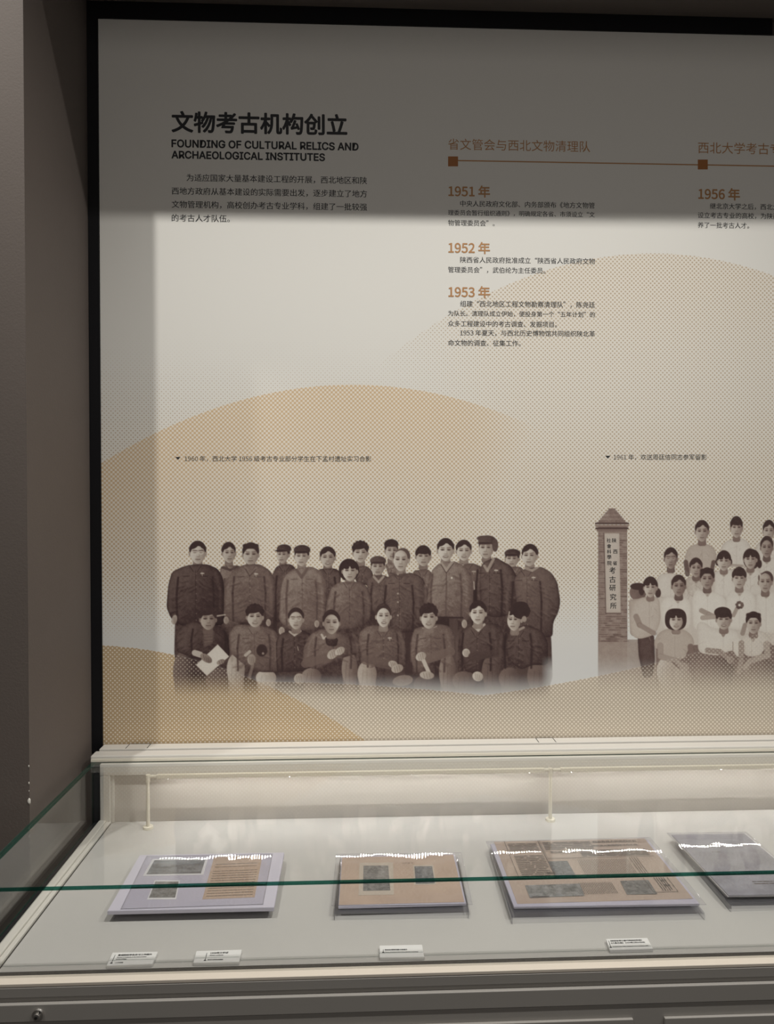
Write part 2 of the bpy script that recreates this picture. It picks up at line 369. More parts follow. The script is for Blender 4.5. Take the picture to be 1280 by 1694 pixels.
# ------------------------------------------------------------------ sepia group photographs (flat print, drawn as ink values on a fine grid)
S = 1.25                                                    # canvas cells per photograph pixel
class Cv:
    def __init__(s, x0, y0, x1, y1, seed):
        s.x0, s.y0 = x0, y0; s.w, s.h = int((x1-x0)*S), int((y1-y0)*S)
        s.v = np.full((s.h, s.w), .5, np.float32); s.a = np.zeros((s.h, s.w), np.float32)
        rs = np.random.RandomState(seed); s.n = np.zeros_like(s.v)
        for k, amp in ((2, .35), (5, .35), (11, .2), (26, .2)):      # cloth mottle
            gy, gx = s.h//k+3, s.w//k+3; g = rs.rand(gy, gx).astype(np.float32)-.5
            yy = np.arange(s.h)/k; xx = np.arange(s.w)/k; iy, ix = yy.astype(int), xx.astype(int); fy, fx = (yy-iy)[:, None], (xx-ix)[None]
            s.n += amp*((g[iy][:, ix]*(1-fx)+g[iy][:, ix+1]*fx)*(1-fy)+(g[iy+1][:, ix]*(1-fx)+g[iy+1][:, ix+1]*fx)*fy)
    def win(s, x0, y0, x1, y1, pad=3):
        a = max(0, int((x0-s.x0-pad)*S)); b = min(s.w, int((x1-s.x0+pad)*S)+1); c = max(0, int((y0-s.y0-pad)*S)); d = min(s.h, int((y1-s.y0+pad)*S)+1)
        if a >= b or c >= d: return None
        X = s.x0+(np.arange(a, b)+.5)/S; Y = s.y0+(np.arange(c, d)+.5)/S
        return slice(c, d), slice(a, b), X[None, :].astype(np.float32), Y[:, None].astype(np.float32)
    def put(s, sy, sx, m, tone, alpha=1, solid=True):
        m = np.clip(m*alpha, 0, 1); s.v[sy, sx] = s.v[sy, sx]*(1-m)+tone*m
        if solid: s.a[sy, sx] = np.maximum(s.a[sy, sx], m)
    def ell(s, cx, cy, rx, ry, t, al=1, soft=.7, shade=0, rot=0, noise=0, jaw=0, solid=True, ymax=None, ymin=None, flat=0):
        R_ = max(rx, ry)+2; W_ = s.win(cx-R_, cy-R_, cx+R_, cy+R_)
        if W_ is None: return
        sy, sx, X, Y = W_; dx, dy = X-cx, Y-cy
        if rot: c, q = math.cos(rot), math.sin(rot); dx, dy = dx*c+dy*q, dy*c-dx*q
        u, v = dx/rx, dy/ry
        if jaw: u = u/(1-jaw*np.clip(v, 0, 1)**2)
        r = np.sqrt(u*u+v*v+1e-6) if not flat else (np.abs(u)**(2+flat)+np.abs(v)**(2+flat))**(1/(2+flat))
        m = np.clip((1-r)*min(rx, ry)/soft+.5, 0, 1)
        if ymax is not None: m = m*np.clip((ymax-Y)/soft+.5, 0, 1)
        if ymin is not None: m = m*np.clip((Y-ymin)/soft+.5, 0, 1)
        s.put(sy, sx, m, t+shade*u-abs(shade)*.35*u*u+noise*s.n[sy, sx], al, solid)
    def poly(s, P, t, al=1, soft=.8, noise=.25, grad=(0, 0), edge=.10, solid=True, rk=.16):
        P = np.array(P, float)
        for cut in ((2.6, 1.2) if rk else ()):               # take the corners off, a few pixels at most
            Q = np.roll(P, -1, 0); L_ = np.hypot(*(Q-P).T)[:, None]+1e-9; k_ = np.minimum(.28, cut*rk/.16/L_); P = np.stack([P*(1-k_)+Q*k_, P*k_+Q*(1-k_)], 1).reshape(-1, 2)
        W_ = s.win(P[:, 0].min(), P[:, 1].min(), P[:, 0].max(), P[:, 1].max())
        if W_ is None: return
        sy, sx, X, Y = W_; ins = np.zeros((Y.shape[0], X.shape[1]), bool); dist = np.full(ins.shape, 1e9, np.float32)
        for i in range(len(P)):
            (x0, y0), (x1, y1) = P[i], P[(i+1) % len(P)]
            if abs(y1-y0) > 1e-6: ins ^= ((Y >= min(y0, y1)) & (Y < max(y0, y1)) & (X < x0+(Y-y0)*(x1-x0)/(y1-y0)))
            ex, ey = x1-x0, y1-y0; k = np.clip(((X-x0)*ex+(Y-y0)*ey)/(ex*ex+ey*ey+1e-9), 0, 1); dist = np.minimum(dist, np.hypot(X-x0-k*ex, Y-y0-k*ey))
        sd = np.where(ins, dist, -dist); m = np.clip(sd/soft+.5, 0, 1)
        cx, cy = P[:, 0].mean(), P[:, 1].mean()
        tt = t+noise*s.n[sy, sx]+grad[0]*(X-cx)/20+grad[1]*(Y-cy)/20-edge*np.exp(-np.clip(sd, 0, 99)/3.2)+edge*.3
        s.put(sy, sx, m, tt, al, solid)
    def line(s, P, wd, t, al=.6, solid=False, soft=.8):
        for (x0, y0), (x1, y1) in zip(P[:-1], P[1:]):
            W_ = s.win(min(x0, x1)-wd, min(y0, y1)-wd, max(x0, x1)+wd, max(y0, y1)+wd)
            if W_ is None: continue
            sy, sx, X, Y = W_; ex, ey = x1-x0, y1-y0; k = np.clip(((X-x0)*ex+(Y-y0)*ey)/(ex*ex+ey*ey+1e-9), 0, 1)
            s.put(sy, sx, np.clip((wd/2-np.hypot(X-x0-k*ex, Y-y0-k*ey))/soft+.5, 0, 1), t, al, solid)
    def limb(s, P, r0, r1, t, sh=-.10):
        n = 0; L = [math.dist(a, b) for a, b in zip(P[:-1], P[1:])]; tot = sum(L); d = 0
        for a, b, l in zip(P[:-1], P[1:], L):
            s.line([a, b], 2*(r0+(r1-r0)*(d+l/2)/tot)+1.6, t-.16, .55, True); s.line([a, b], 2*(r0+(r1-r0)*(d+l/2)/tot), t, 1, True, 1.6); d += l
def face(c, x, y, rx, ry, turn=0, tone=.80, hair='side', ht=.17, glasses=0, smile=0, lit=1, noseck=.0, brow=1):
    """head with hair or cap; turn -1 (to the left) .. 1 (to the right)"""
    c.poly([(x-rx*.55, y+ry*.5), (x+rx*.55, y+ry*.5), (x+rx*.7, y+ry*1.45), (x-rx*.7, y+ry*1.45)], tone-.24, noise=.08, edge=.05)
    if hair == 'bob': c.ell(x-.5, y-2, rx*1.55, ry*1.12, ht, noise=.12, flat=.6)
    elif hair == 'long': c.ell(x, y-1, rx*1.32, ry*1.18, ht, noise=.12); c.ell(x+rx*1.05, y+ry*.8, rx*.3, ry*.5, ht+.03)
    elif hair == 'braids': c.ell(x, y-3, rx*1.2, ry*1.05, ht, noise=.1)
    elif hair != 'bald': c.ell(x-turn*1.2, y-ry*.32, rx*1.10, ry*.93, ht, noise=.12)
    else: c.ell(x+rx*.25, y-ry*.35, rx*.98, ry*.80, ht+.12)
    for sgn in (-1, 1):                                      # ears
        if sgn*turn < .55 and hair not in ('bob', 'long'): c.ell(x+sgn*rx*.99, y+ry*.06, rx*.17, ry*.22, tone-.13)
    fy = {'side': .72, 'part': .70, 'flat': .64, 'bushy': .60, 'buzz': .80, 'bangs': .52, 'bald': .93, 'cap': .72, 'hat': .7}.get(hair, .66)
    cy_ = y+ry*(1-fy)/2; c.ell(x+turn*rx*.10, cy_, rx*.95, ry*(1+fy)/2, tone, shade=-.15*lit, jaw=.24, noise=.06)
    k = turn*rx*.28; ex = rx*.40; ey = y-ry*.10
    c.ell(x+k+rx*.2, y+ry*.62, rx*.6, ry*.3, tone-.12, .35, 2, solid=False)
    for sgn in (-1, 1):
        xx = x+k+sgn*ex*(1-.25*abs(turn)*(sgn*turn > 0))
        c.ell(xx, ey-.3, rx*.28, ry*.12, tone-.30, .65, 1.3, solid=False)            # socket
        c.ell(xx, ey+.4, rx*.19, ry*.05, .10, .9, .8, solid=False)                # eye
        if brow: c.line([(xx-rx*.22, ey-ry*.20+.3*sgn), (xx+rx*.22, ey-ry*.20-.3*sgn)], 1.1, .22, .6)
    c.ell(x+k*1.1+rx*.05*(1 if lit > 0 else -1), y+ry*.08, rx*.10, ry*.25, tone+.07, .6, 1.2, solid=False)
    c.ell(x+k*1.1+rx*.16*(1 if lit > 0 else -1), y+ry*.18, rx*.10, ry*.20, tone-.18, .45, 1.2, solid=False)
    c.ell(x+k*1.1, y+ry*.32, rx*.20, ry*.05, tone-.30, .55, 1.1, solid=False)
    my = y+ry*.58
    if smile: c.ell(x+k, my, rx*.36, ry*.12, .34, .8, .8, solid=False); c.ell(x+k, my-.3, rx*.28, ry*.05, .93, .85, .7, solid=False)
    else: c.line([(x+k-rx*.28, my), (x+k+rx*.28, my)], 1.2, .26, .75); c.ell(x+k, my+ry*.12, rx*.22, ry*.05, tone-.2, .5, 1, solid=False)
    c.ell(x+k*.6, y-ry*.52, rx*.5, ry*.16, tone+.08, .5, 2, solid=False)
    if glasses:
        for sgn in (-1, 1): c.ell(x+k+sgn*ex, ey+.5, rx*.34, ry*.19, tone+.10, .6, .8, solid=False); c.line([(x+k+sgn*ex-rx*.33, ey-ry*.16), (x+k+sgn*ex+rx*.33, ey-ry*.16)], .9, .25, .7)
    top = y-ry*fy
    if hair in ('side', 'part', 'flat', 'bushy', 'buzz', 'bangs'):
        for sgn in (-1, 1): c.ell(x+sgn*rx*1.0-turn*1.2, y-ry*.42, rx*.13, ry*.30, ht+.03, .9)
        if hair == 'flat': c.ell(x, y-ry*.86, rx*1.06, ry*.26, ht, noise=.1, flat=1.5)
        if hair in ('side', 'part'): c.ell(x-rx*.42, top+ry*.02, rx*.55, ry*.20, ht, rot=-.55); c.ell(x+rx*.62, top+ry*.06, rx*.34, ry*.16, ht, rot=.6)
        if hair == 'bushy':
            for i in range(7): a_ = math.pi*(1.08+i*.14); c.ell(x+rx*.95*math.cos(a_), y-ry*.42+ry*.72*math.sin(a_), rx*.30, ry*.26, ht+.02*(i % 3), noise=.2)
            c.ell(x-rx*.1, top+ry*.04, rx*.7, ry*.16, ht, rot=-.12)
        if hair == 'bangs': c.ell(x, top+ry*.02, rx*.82, ry*.20, ht, noise=.1); c.ell(x+rx*.2, top+ry*.14, rx*.35, ry*.12, ht)
        c.line([(x-rx*.6, y-ry*1.02), (x+rx*.1, y-ry*1.12)], 1.2, ht+.16, .4)
    elif hair == 'bald':
        for sgn in (-1, 1): c.ell(x+sgn*rx*.95, y-ry*.45, rx*.13, ry*.3, ht+.1, .8)
        c.line([(x-rx*.6, y-ry*.86), (x, y-ry*1.03), (x+rx*.7, y-ry*.8)], 2.2, ht+.1, .7)
    elif hair == 'cap':
        c.ell(x-turn*2, y-ry*.72, rx*1.22, ry*.55, ht+.08, noise=.16, ymax=y-ry*.42, shade=-.05)
        c.ell(x+turn*rx*.45, y-ry*.50, rx*1.02, ry*.14, ht-.02, 1, .8)
        c.line([(x+turn*rx*.3-rx*.8, y-ry*.66), (x+turn*rx*.3+rx*.7, y-ry*.68)], 1, ht+.22, .5)
    elif hair == 'hat':
        c.ell(x-turn*1.5, y-ry*.72, rx*1.15, ry*.56, ht, noise=.16, ymax=y-ry*.44); c.line([(x-rx, y-ry*.55), (x+rx, y-ry*.58)], 1.6, ht+.12, .5)
    elif hair in ('bob', 'long', 'braids'):
        c.ell(x, y-ry*.55, rx*1.08, ry*.55, ht, noise=.1, ymax=y-ry*.50)
        c.ell(x-rx*.55, y-ry*.52, rx*.5, ry*.28, ht, rot=.5); c.ell(x+rx*.55, y-ry*.55, rx*.5, ry*.26, ht, rot=-.5)
def coat(c, P, t, cx=None, cy=None, nk=None, pockets=1, buttons=1, arms=1, collar=1, noise=.24, badge=0):
    c.poly(P, t-.03, noise=noise, grad=(-.04, -.03), edge=.17, rk=.2)
    xs = [p[0] for p in P]; ys = [p[1] for p in P]; x0, x1, y0, y1 = min(xs), max(xs), min(ys), max(ys)
    cx = (x0+x1)/2 if cx is None else cx; w_ = x1-x0; h = y1-y0; cy = y0+2 if cy is None else cy; rnd = random.Random(int(cx*7+y0))
    c.line([(cx+.5, cy+8), (cx+1, cy+h*.5), (cx, y1-3)], 1.1, t-.16, .6)
    if arms:
        for sg in (-1, 1):
            ax = cx+sg*w_*.30; c.line([(ax-sg*1, y0+h*.22), (ax+sg*1.5, y0+h*.5), (ax+sg*.5, y1-3)], 3.2, max(.04, t-.24), .75, soft=2)
            c.line([(ax+sg*4, y0+h*.14), (ax+sg*w_*.12, y0+h*.4), (ax+sg*w_*.12, y0+h*.75)], 4.5, t+.14, .35, soft=3)
    if collar:
        c.line([(cx-8, cy), (cx-2, cy+9), (cx, cy+6)], 2.6, t+.10, .6); c.line([(cx+8, cy), (cx+2, cy+9), (cx, cy+6)], 2.6, t+.07, .6)
        c.line([(cx-9, cy+2), (cx-3, cy+11)], 1, t-.2, .7); c.line([(cx+9, cy+2), (cx+3, cy+11)], 1, t-.2, .7)
    if buttons:
        yy = cy+14
        while yy < y1-6: c.ell(cx+1.5, yy, 1, 1, t-.2 if t > .4 else t+.25, .8, .7, solid=False); yy += 11
    if pockets and w_ > 34:
        for sg in (-1, 1): c.line([(cx+sg*w_*.10, cy+18), (cx+sg*w_*.10+sg*10, cy+18.5)], 1.4, t-.17, .7); c.line([(cx+sg*w_*.10, cy+20), (cx+sg*w_*.10+sg*5, cy+21.5), (cx+sg*w_*.10+sg*10, cy+20)], 1, t+.12, .4)
    if badge: c.line([(cx+9, cy+13.5), (cx+14, cy+13.5)], 1.8, .9, .9); c.line([(cx+11, cy+12), (cx+11.5, cy+18)], 1.2, .85, .7)
    for _ in range(int(w_*h/230)):                            # folds: a dark crease with a lit ridge beside it
        fx, fy = rnd.uniform(x0+5, x1-5), rnd.uniform(y0+h*.25, y1-4); side = -1 if fx < cx else 1; a = side*rnd.uniform(.2, 1.2); l = rnd.uniform(4, 9); ww = rnd.uniform(1.6, 3.4)
        p0, p1 = (fx-l*math.cos(a), fy-l*math.sin(a)*.7), (fx+l*.5*math.cos(a), fy+l*.5*math.sin(a))
        c.line([p0, p1], ww, t-.15, .38, soft=2.2); c.line([(p0[0], p0[1]-ww), (p1[0], p1[1]-ww)], ww*.8, t+.15, .30, soft=2)
def hand(c, x, y, rx, ry, t=.74, rot=0, n=4):
    c.ell(x, y, rx, ry, t, rot=rot, shade=-.08)
    for i in range(n-1):
        f = (i+1)/n*2-1; dx = f*rx*.8
        c.line([(x+dx*math.cos(rot)-1, y+dx*math.sin(rot)-ry*.5), (x+dx*math.cos(rot)+1, y+dx*math.sin(rot)+ry*.8)], .9, t-.32, .6)
def knee(c, x, y, rx, ry, t, noise=.1):
    c.poly([(x-rx*.97, y-ry*.2), (x+rx*.97, y-ry*.2), (x+rx*.8, y+ry+25), (x-rx*.7, y+ry+25)], t-.06, noise=noise, grad=(-.06, 0), edge=.12)
    c.ell(x, y, rx, ry, t, shade=-.12, noise=noise, soft=1.2)
    for i in (-.4, 0, .45): c.line([(x+i*rx, y-ry*.3), (x+i*rx*1.3, y+ry*.8)], 1.3, t-.14, .45)

def group_one():
    c = Cv(266, 878, 940, 1170, 3)
    c.poly([(290, 990), (905, 990), (912, 1060), (914, 1120), (900, 1160), (300, 1160), (288, 1080)], .22, noise=.3, edge=0)
    for x, wd, t in ((306, 22, .27), (389, 20, .30), (352, 8, .08), (400, 6, .07), (455, 6, .1), (505, 22, .24), (650, 26, .25), (676, 12, .18), (734, 30, .10), (750, 14, .30), (785, 10, .1), (878, 50, .27), (900, 20, .24)):
        c.line([(x, 1010), (x, 1120)], wd, t, .8)
    A = coat; Fc = face
    Fc(c, 378.5, 915.5, 10.8, 15.5, .45, .74, 'part', .13)
    A(c, [(365, 936), (395, 935), (404, 941), (404, 1015), (385, 1040), (364, 1035), (362, 960)], .46, 383, 934, pockets=0, badge=0); c.line([(366, 938), (381, 943), (393, 937)], 4, .24, .8)
    Fc(c, 468, 918, 10, 14, -.9, .72, 'cap', .13)
    A(c, [(457, 936), (480, 932), (490, 940), (492, 1020), (455, 1030), (448, 955)], .27, 470, 934, pockets=0)
    Fc(c, 542, 923, 12, 15.5, 0, .72, 'side', .13, smile=1)
    A(c, [(526, 941), (556, 940), (564, 948), (562, 990), (540, 1012), (530, 970)], .28, 543, 939, pockets=0)
    Fc(c, 596, 915, 12, 15.5, .1, .78, 'bushy', .12)
    A(c, [(583, 939), (606, 935), (617, 946), (617, 970), (590, 966)], .33, 598, 936, pockets=0, arms=0)
    Fc(c, 647.5, 911.5, 10.5, 15.5, .3, .74, 'hat', .14)
    A(c, [(636, 932), (652, 930), (662, 945), (645, 960)], .52, 646, 930, pockets=0, arms=0)
    Fc(c, 700, 921, 12, 15.5, .1, .74, 'bangs', .11)
    A(c, [(682, 944), (708, 941), (716, 950), (714, 1005), (702, 1002)], .38, 699, 941, pockets=0, arms=0)
    Fc(c, 767, 912, 12, 15.5, .1, .80, 'side', .14, smile=1)
    A(c, [(764, 934), (782, 931), (802, 940), (800, 1000), (782, 1000)], .35, 772, 932, pockets=0, arms=0, badge=1)
    c.line([(783.5, 962), (784.5, 975)], 1.6, .9, .8); c.line([(785, 978), (785, 996)], 5, .07, .9)
    Fc(c, 847, 925, 11, 13.5, -.3, .74, 'cap', .13)
    A(c, [(838, 938), (862, 937), (870, 950), (862, 985), (850, 970)], .44, 850, 938, pockets=0, arms=0)
    Fc(c, 327, 915.5, 13, 17, .1, .80, 'side', .12, glasses=1)
    A(c, [(314, 934), (343, 933), (361, 941), (369, 957), (373, 1005), (369, 1034), (330, 1036), (300, 1035), (283, 1024), (275, 1005), (278, 968), (284, 946), (300, 938)], .235, 323, 935, badge=1, noise=.18)
    hand(c, 288.5, 1025, 4.5, 8, .72, .2, 3)
    Fc(c, 414.6, 918, 12.8, 17, 0, .74, 'flat', .12)
    A(c, [(402, 934), (430, 933), (447, 944), (456, 962), (455, 1015), (449, 1028), (420, 1030), (388, 1030), (370, 1020), (371, 965), (384, 945)], .40, 412, 936, badge=1)
    c.line([(405, 938), (413, 950), (424, 939)], 4, .5, .8); c.line([(406, 941), (413, 953), (423, 942)], 1.2, .2, .8); hand(c, 444, 1030, 4, 6, .7, 0, 3); hand(c, 374, 1026, 4.5, 6, .68, 0, 3)
    Fc(c, 499, 921, 11.5, 15.5, -.25, .78, 'cap', .13)
    A(c, [(485, 941), (516, 937), (533, 946), (541, 968), (538, 1022), (520, 1044), (478, 1042), (461, 1026), (466, 965), (474, 949)], .49, 499, 940, pockets=1)
    c.line([(490, 942), (499, 955), (508, 941)], 5, .38, .8); hand(c, 466, 1044, 5, 7, .72, 0, 3); hand(c, 524, 1032, 4, 6, .70, 0, 3)
    Fc(c, 625, 938, 11, 14.5, -.1, .72, 'cap', .2)
    A(c, [(606, 961), (613, 952), (638, 951), (648, 962), (650, 1005), (612, 1015)], .36, 628, 953, pockets=0); c.line([(618, 954), (626, 963), (634, 954)], 3.5, .75, .8)
    c.ell(577, 943, 17, 19, .12, noise=.1)
    Fc(c, 578.5, 945, 12, 16, 0, .78, 'braids', .12)
    A(c, [(560, 963), (592, 962), (607, 969), (615, 992), (613, 1028), (590, 1040), (560, 1042), (538, 1032), (539, 1002), (547, 973)], .42, 577, 962, pockets=0)
    Fc(c, 663, 927, 12.8, 18, -.1, .80, 'bald', .2)
    A(c, [(643, 952), (682, 947), (698, 955), (708, 975), (709, 1035), (690, 1045), (650, 1047), (636, 1005), (634, 965)], .32, 660, 947, badge=0)
    c.line([(646, 948), (662, 954), (677, 947)], 3.5, .30, .9); [c.ell(658, y, 1.5, 1.5, .72, .9, solid=False) for y in (950, 982, 996, 1018)]
    Fc(c, 737, 911, 13, 17, 0, .82, 'side', .13, smile=1, glasses=0)
    A(c, [(727, 931), (752, 928), (769, 937), (780, 953), (784, 1015), (772, 1030), (735, 1022), (709, 1020), (704, 1008), (711, 960), (714, 943)], .49, 738, 931, pockets=0, buttons=0)
    c.line([(730, 932), (738, 944), (748, 930)], 5, .72, .8); c.line([(729, 934), (738, 948), (750, 932)], 1.4, .2, .8); c.ell(747, 956, 1.5, 1.5, .95, solid=False)
    c.line([(738, 950), (737, 1018)], 1.3, .27, .7); c.line([(715, 1021), (765, 1022)], 3, .1, .8); hand(c, 768, 1032, 4.5, 7, .74, 0, 3)
    Fc(c, 804.7, 907, 12.5, 17, -.55, .76, 'cap', .22)
    c.ell(819, 902, 5, 11, .30, noise=.1); c.ell(797, 890, 9, 4, .30, rot=-.1)
    A(c, [(798, 931), (819, 921), (845, 936), (856, 956), (860, 995), (850, 1015), (820, 1022), (795, 1014), (793, 960), (794, 940)], .285, 809, 930, noise=.2, badge=1); c.line([(801, 936), (806, 944), (816, 925)], 4.5, .72, .8)
    Fc(c, 876, 920, 12.5, 16.5, -.45, .80, 'side', .14)
    A(c, [(866, 941), (895, 937), (912, 947), (922, 963), (927, 995), (924, 1012), (915, 1030), (914, 1054), (885, 1054), (868, 1048), (856, 1010), (850, 960), (856, 948)], .335, 871, 942, badge=1, noise=.2); c.line([(869, 940), (880, 944), (890, 938)], 4, .7, .8)
    # front row, crouching
    knee(c, 302, 1112, 16, 34, .40); knee(c, 365, 1125, 25, 20, .38)
    A(c, [(318, 1027), (345, 1034), (366, 1036), (377, 1050), (380, 1085), (355, 1092), (318, 1088), (292, 1078), (290, 1052), (300, 1036)], .235, 345, 1040, pockets=0, collar=0, noise=.2)
    c.poly([(336, 1040), (355, 1042), (352, 1065), (336, 1072)], .36, noise=.1); [c.line([(338, y), (351, y-1)], 1, .58, .5) for y in range(1047, 1066, 5)]
    c.line([(352, 1020), (372, 1017)], 2.4, .9, .8)
    Fc(c, 344, 1025, 13, 17, .2, .66, 'bushy', .15)
    c.poly([(360, 1066), (379, 1086), (342, 1118), (324, 1100)], .92, noise=.04, edge=.03, rk=0)
    c.line([(322, 1080), (331, 1083)], 10, .86, .9); hand(c, 341, 1089, 11, 6, .55, .6, 4); hand(c, 365, 1095, 7, 4, .6, -.4, 3)
    knee(c, 390, 1107, 15, 26, .74); knee(c, 440, 1121, 17, 13, .76)
    A(c, [(402, 1033), (436, 1036), (455, 1042), (464, 1060), (464, 1112), (430, 1112), (402, 1098), (381, 1080), (378, 1050), (388, 1034)], .43, 420, 1038, buttons=0)
    c.ell(433, 1076, 9, 10, .10, .9, 1.5); c.ell(435, 1081, 2, 2, .7, .8)
    Fc(c, 421.5, 1021, 13, 16.5, .1, .76, 'bushy', .12, smile=1)
    c.line([(406, 1084), (413, 1078)], 5, .82, .9); hand(c, 416, 1091, 7, 9, .66, .1); c.line([(418, 1100), (412, 1122)], 5, .6, .7)
    A(c, [(474, 1044), (500, 1042), (516, 1050), (518, 1110), (458, 1112), (456, 1062), (462, 1050)], .25, 486, 1046, pockets=0, collar=0, noise=.2)
    c.line([(479, 1045), (487, 1051), (497, 1044)], 3.4, .82, .9); c.line([(492, 1070), (493.5, 1076)], 1.2, .8, .8)
    Fc(c, 489.5, 1025, 12, 16, 0, .76, 'buzz', .15, glasses=1)
    knee(c, 515, 1118, 16, 13, .50); hand(c, 495, 1123, 9, 9, .68)
    knee(c, 578, 1106, 13, 28, .52)
    A(c, [(531, 1040), (560, 1046), (580, 1056), (594, 1062), (596, 1080), (573, 1086), (563, 1090), (545, 1098), (520, 1108), (500, 1098), (502, 1072), (512, 1050)], .40, 551, 1052, pockets=0, collar=0, buttons=0)
    c.line([(532, 1050), (535, 1056), (543, 1052)], 3.6, .82, .9); c.poly([(537, 1053), (560, 1056), (556, 1070), (540, 1068)], .16, noise=.3)
    c.line([(505, 1098), (545, 1086)], 14, .42, .8); Fc(c, 548, 1031, 13, 18, .1, .72, 'buzz', .14, smile=0, lit=-1)
    hand(c, 550, 1082, 10, 7, .74, -.7); hand(c, 562, 1077, 9, 6, .78, -.6)
    knee(c, 607, 1115, 16, 22, .68)
    A(c, [(618, 1034), (644, 1038), (664, 1044), (673, 1070), (673, 1102), (655, 1106), (640, 1104), (602, 1096), (592, 1066), (595, 1045), (607, 1036)], .385, 633, 1042, pockets=1, badge=1)
    c.line([(604, 1092), (645, 1100)], 15, .40, .7); Fc(c, 634, 1020, 12, 17.5, .25, .84, 'buzz', .2, smile=1)
    hand(c, 650, 1099, 8, 6, .74, .3); hand(c, 657, 1106, 10, 7, .72, -.3); c.ell(666, 1126, 17, 9, .52, noise=.1, rot=-.15)
    knee(c, 740, 1112, 14, 32, .50); knee(c, 706, 1132, 22, 16, .30)
    A(c, [(690, 1038), (725, 1032), (745, 1036), (753, 1055), (752, 1078), (728, 1090), (708, 1098), (700, 1112), (685, 1114), (679, 1085), (681, 1055), (685, 1042)], .44, 712, 1038, pockets=1, buttons=0, collar=0)
    for k_ in (0, 3.5): c.line([(699, 1039+k_), (709, 1043+k_), (722, 1036+k_)], 2, .66-.2*(k_ > 0), .9)
    c.line([(708, 1090), (745, 1078)], 15, .46, .8); Fc(c, 709, 1022, 13, 18, 0, .78, 'bushy', .13, smile=1)
    c.line([(699, 1090), (709, 1112)], 6.5, .85, .95); hand(c, 696, 1086, 9, 7, .78, -.5); hand(c, 706, 1117, 12, 6.5, .74, .1)
    knee(c, 814, 1110, 17, 30, .36); knee(c, 768, 1126, 20, 16, .42)
    A(c, [(774, 1036), (806, 1030), (826, 1033), (836, 1055), (834, 1080), (800, 1090), (795, 1112), (770, 1112), (760, 1075), (761, 1048)], .27, 788, 1040, pockets=0, buttons=1, noise=.16)
    c.line([(783, 1036), (791, 1043), (801, 1033)], 4, .82, .9); Fc(c, 790.5, 1015, 12.8, 17.5, -.1, .84, 'side', .12)
    hand(c, 771, 1080, 6.5, 7, .8); c.line([(781, 1086), (828, 1080)], 13, .25, .8); hand(c, 790, 1119, 9, 8, .80, .4)
    knee(c, 843, 1122, 18, 18, .40); knee(c, 892, 1118, 20, 28, .38)
    A(c, [(843, 1042), (870, 1033), (896, 1043), (906, 1062), (906, 1100), (880, 1100), (862, 1108), (840, 1092), (836, 1062)], .26, 857, 1042, pockets=1, noise=.2); c.line([(856, 1043), (866, 1038)], 4, .75, .8)
    Fc(c, 851, 1026, 11.5, 17.5, -1, .80, 'side', .14); c.ell(862, 1011, 15, 13, .12, noise=.14); c.ell(867, 1024, 4, 5, .66); c.ell(861, 1003, 13, 8, .12); c.line([(842.5, 1012), (840, 1024), (843, 1027)], 2, .82, .9)
    # soft right and bottom edges of the print
    Y = c.y0+(np.arange(c.h)+.5)/S; X = c.x0+(np.arange(c.w)+.5)/S
    fb = 1-np.clip((Y[:, None]-(1112+0*X[None]))/np.interp(X, [280, 450, 600, 760, 920], [46, 46, 50, 56, 52])[None], 0, 1); fb = fb*fb*(3-2*fb)
    c.v = np.clip(c.v+.05*fb, 0, 1); c.a *= fb; c.a *= 1-.8*np.clip((X[None]-895)/20, 0, 1)*np.clip((Y[:, None]-1085)/25, 0, 1); return c

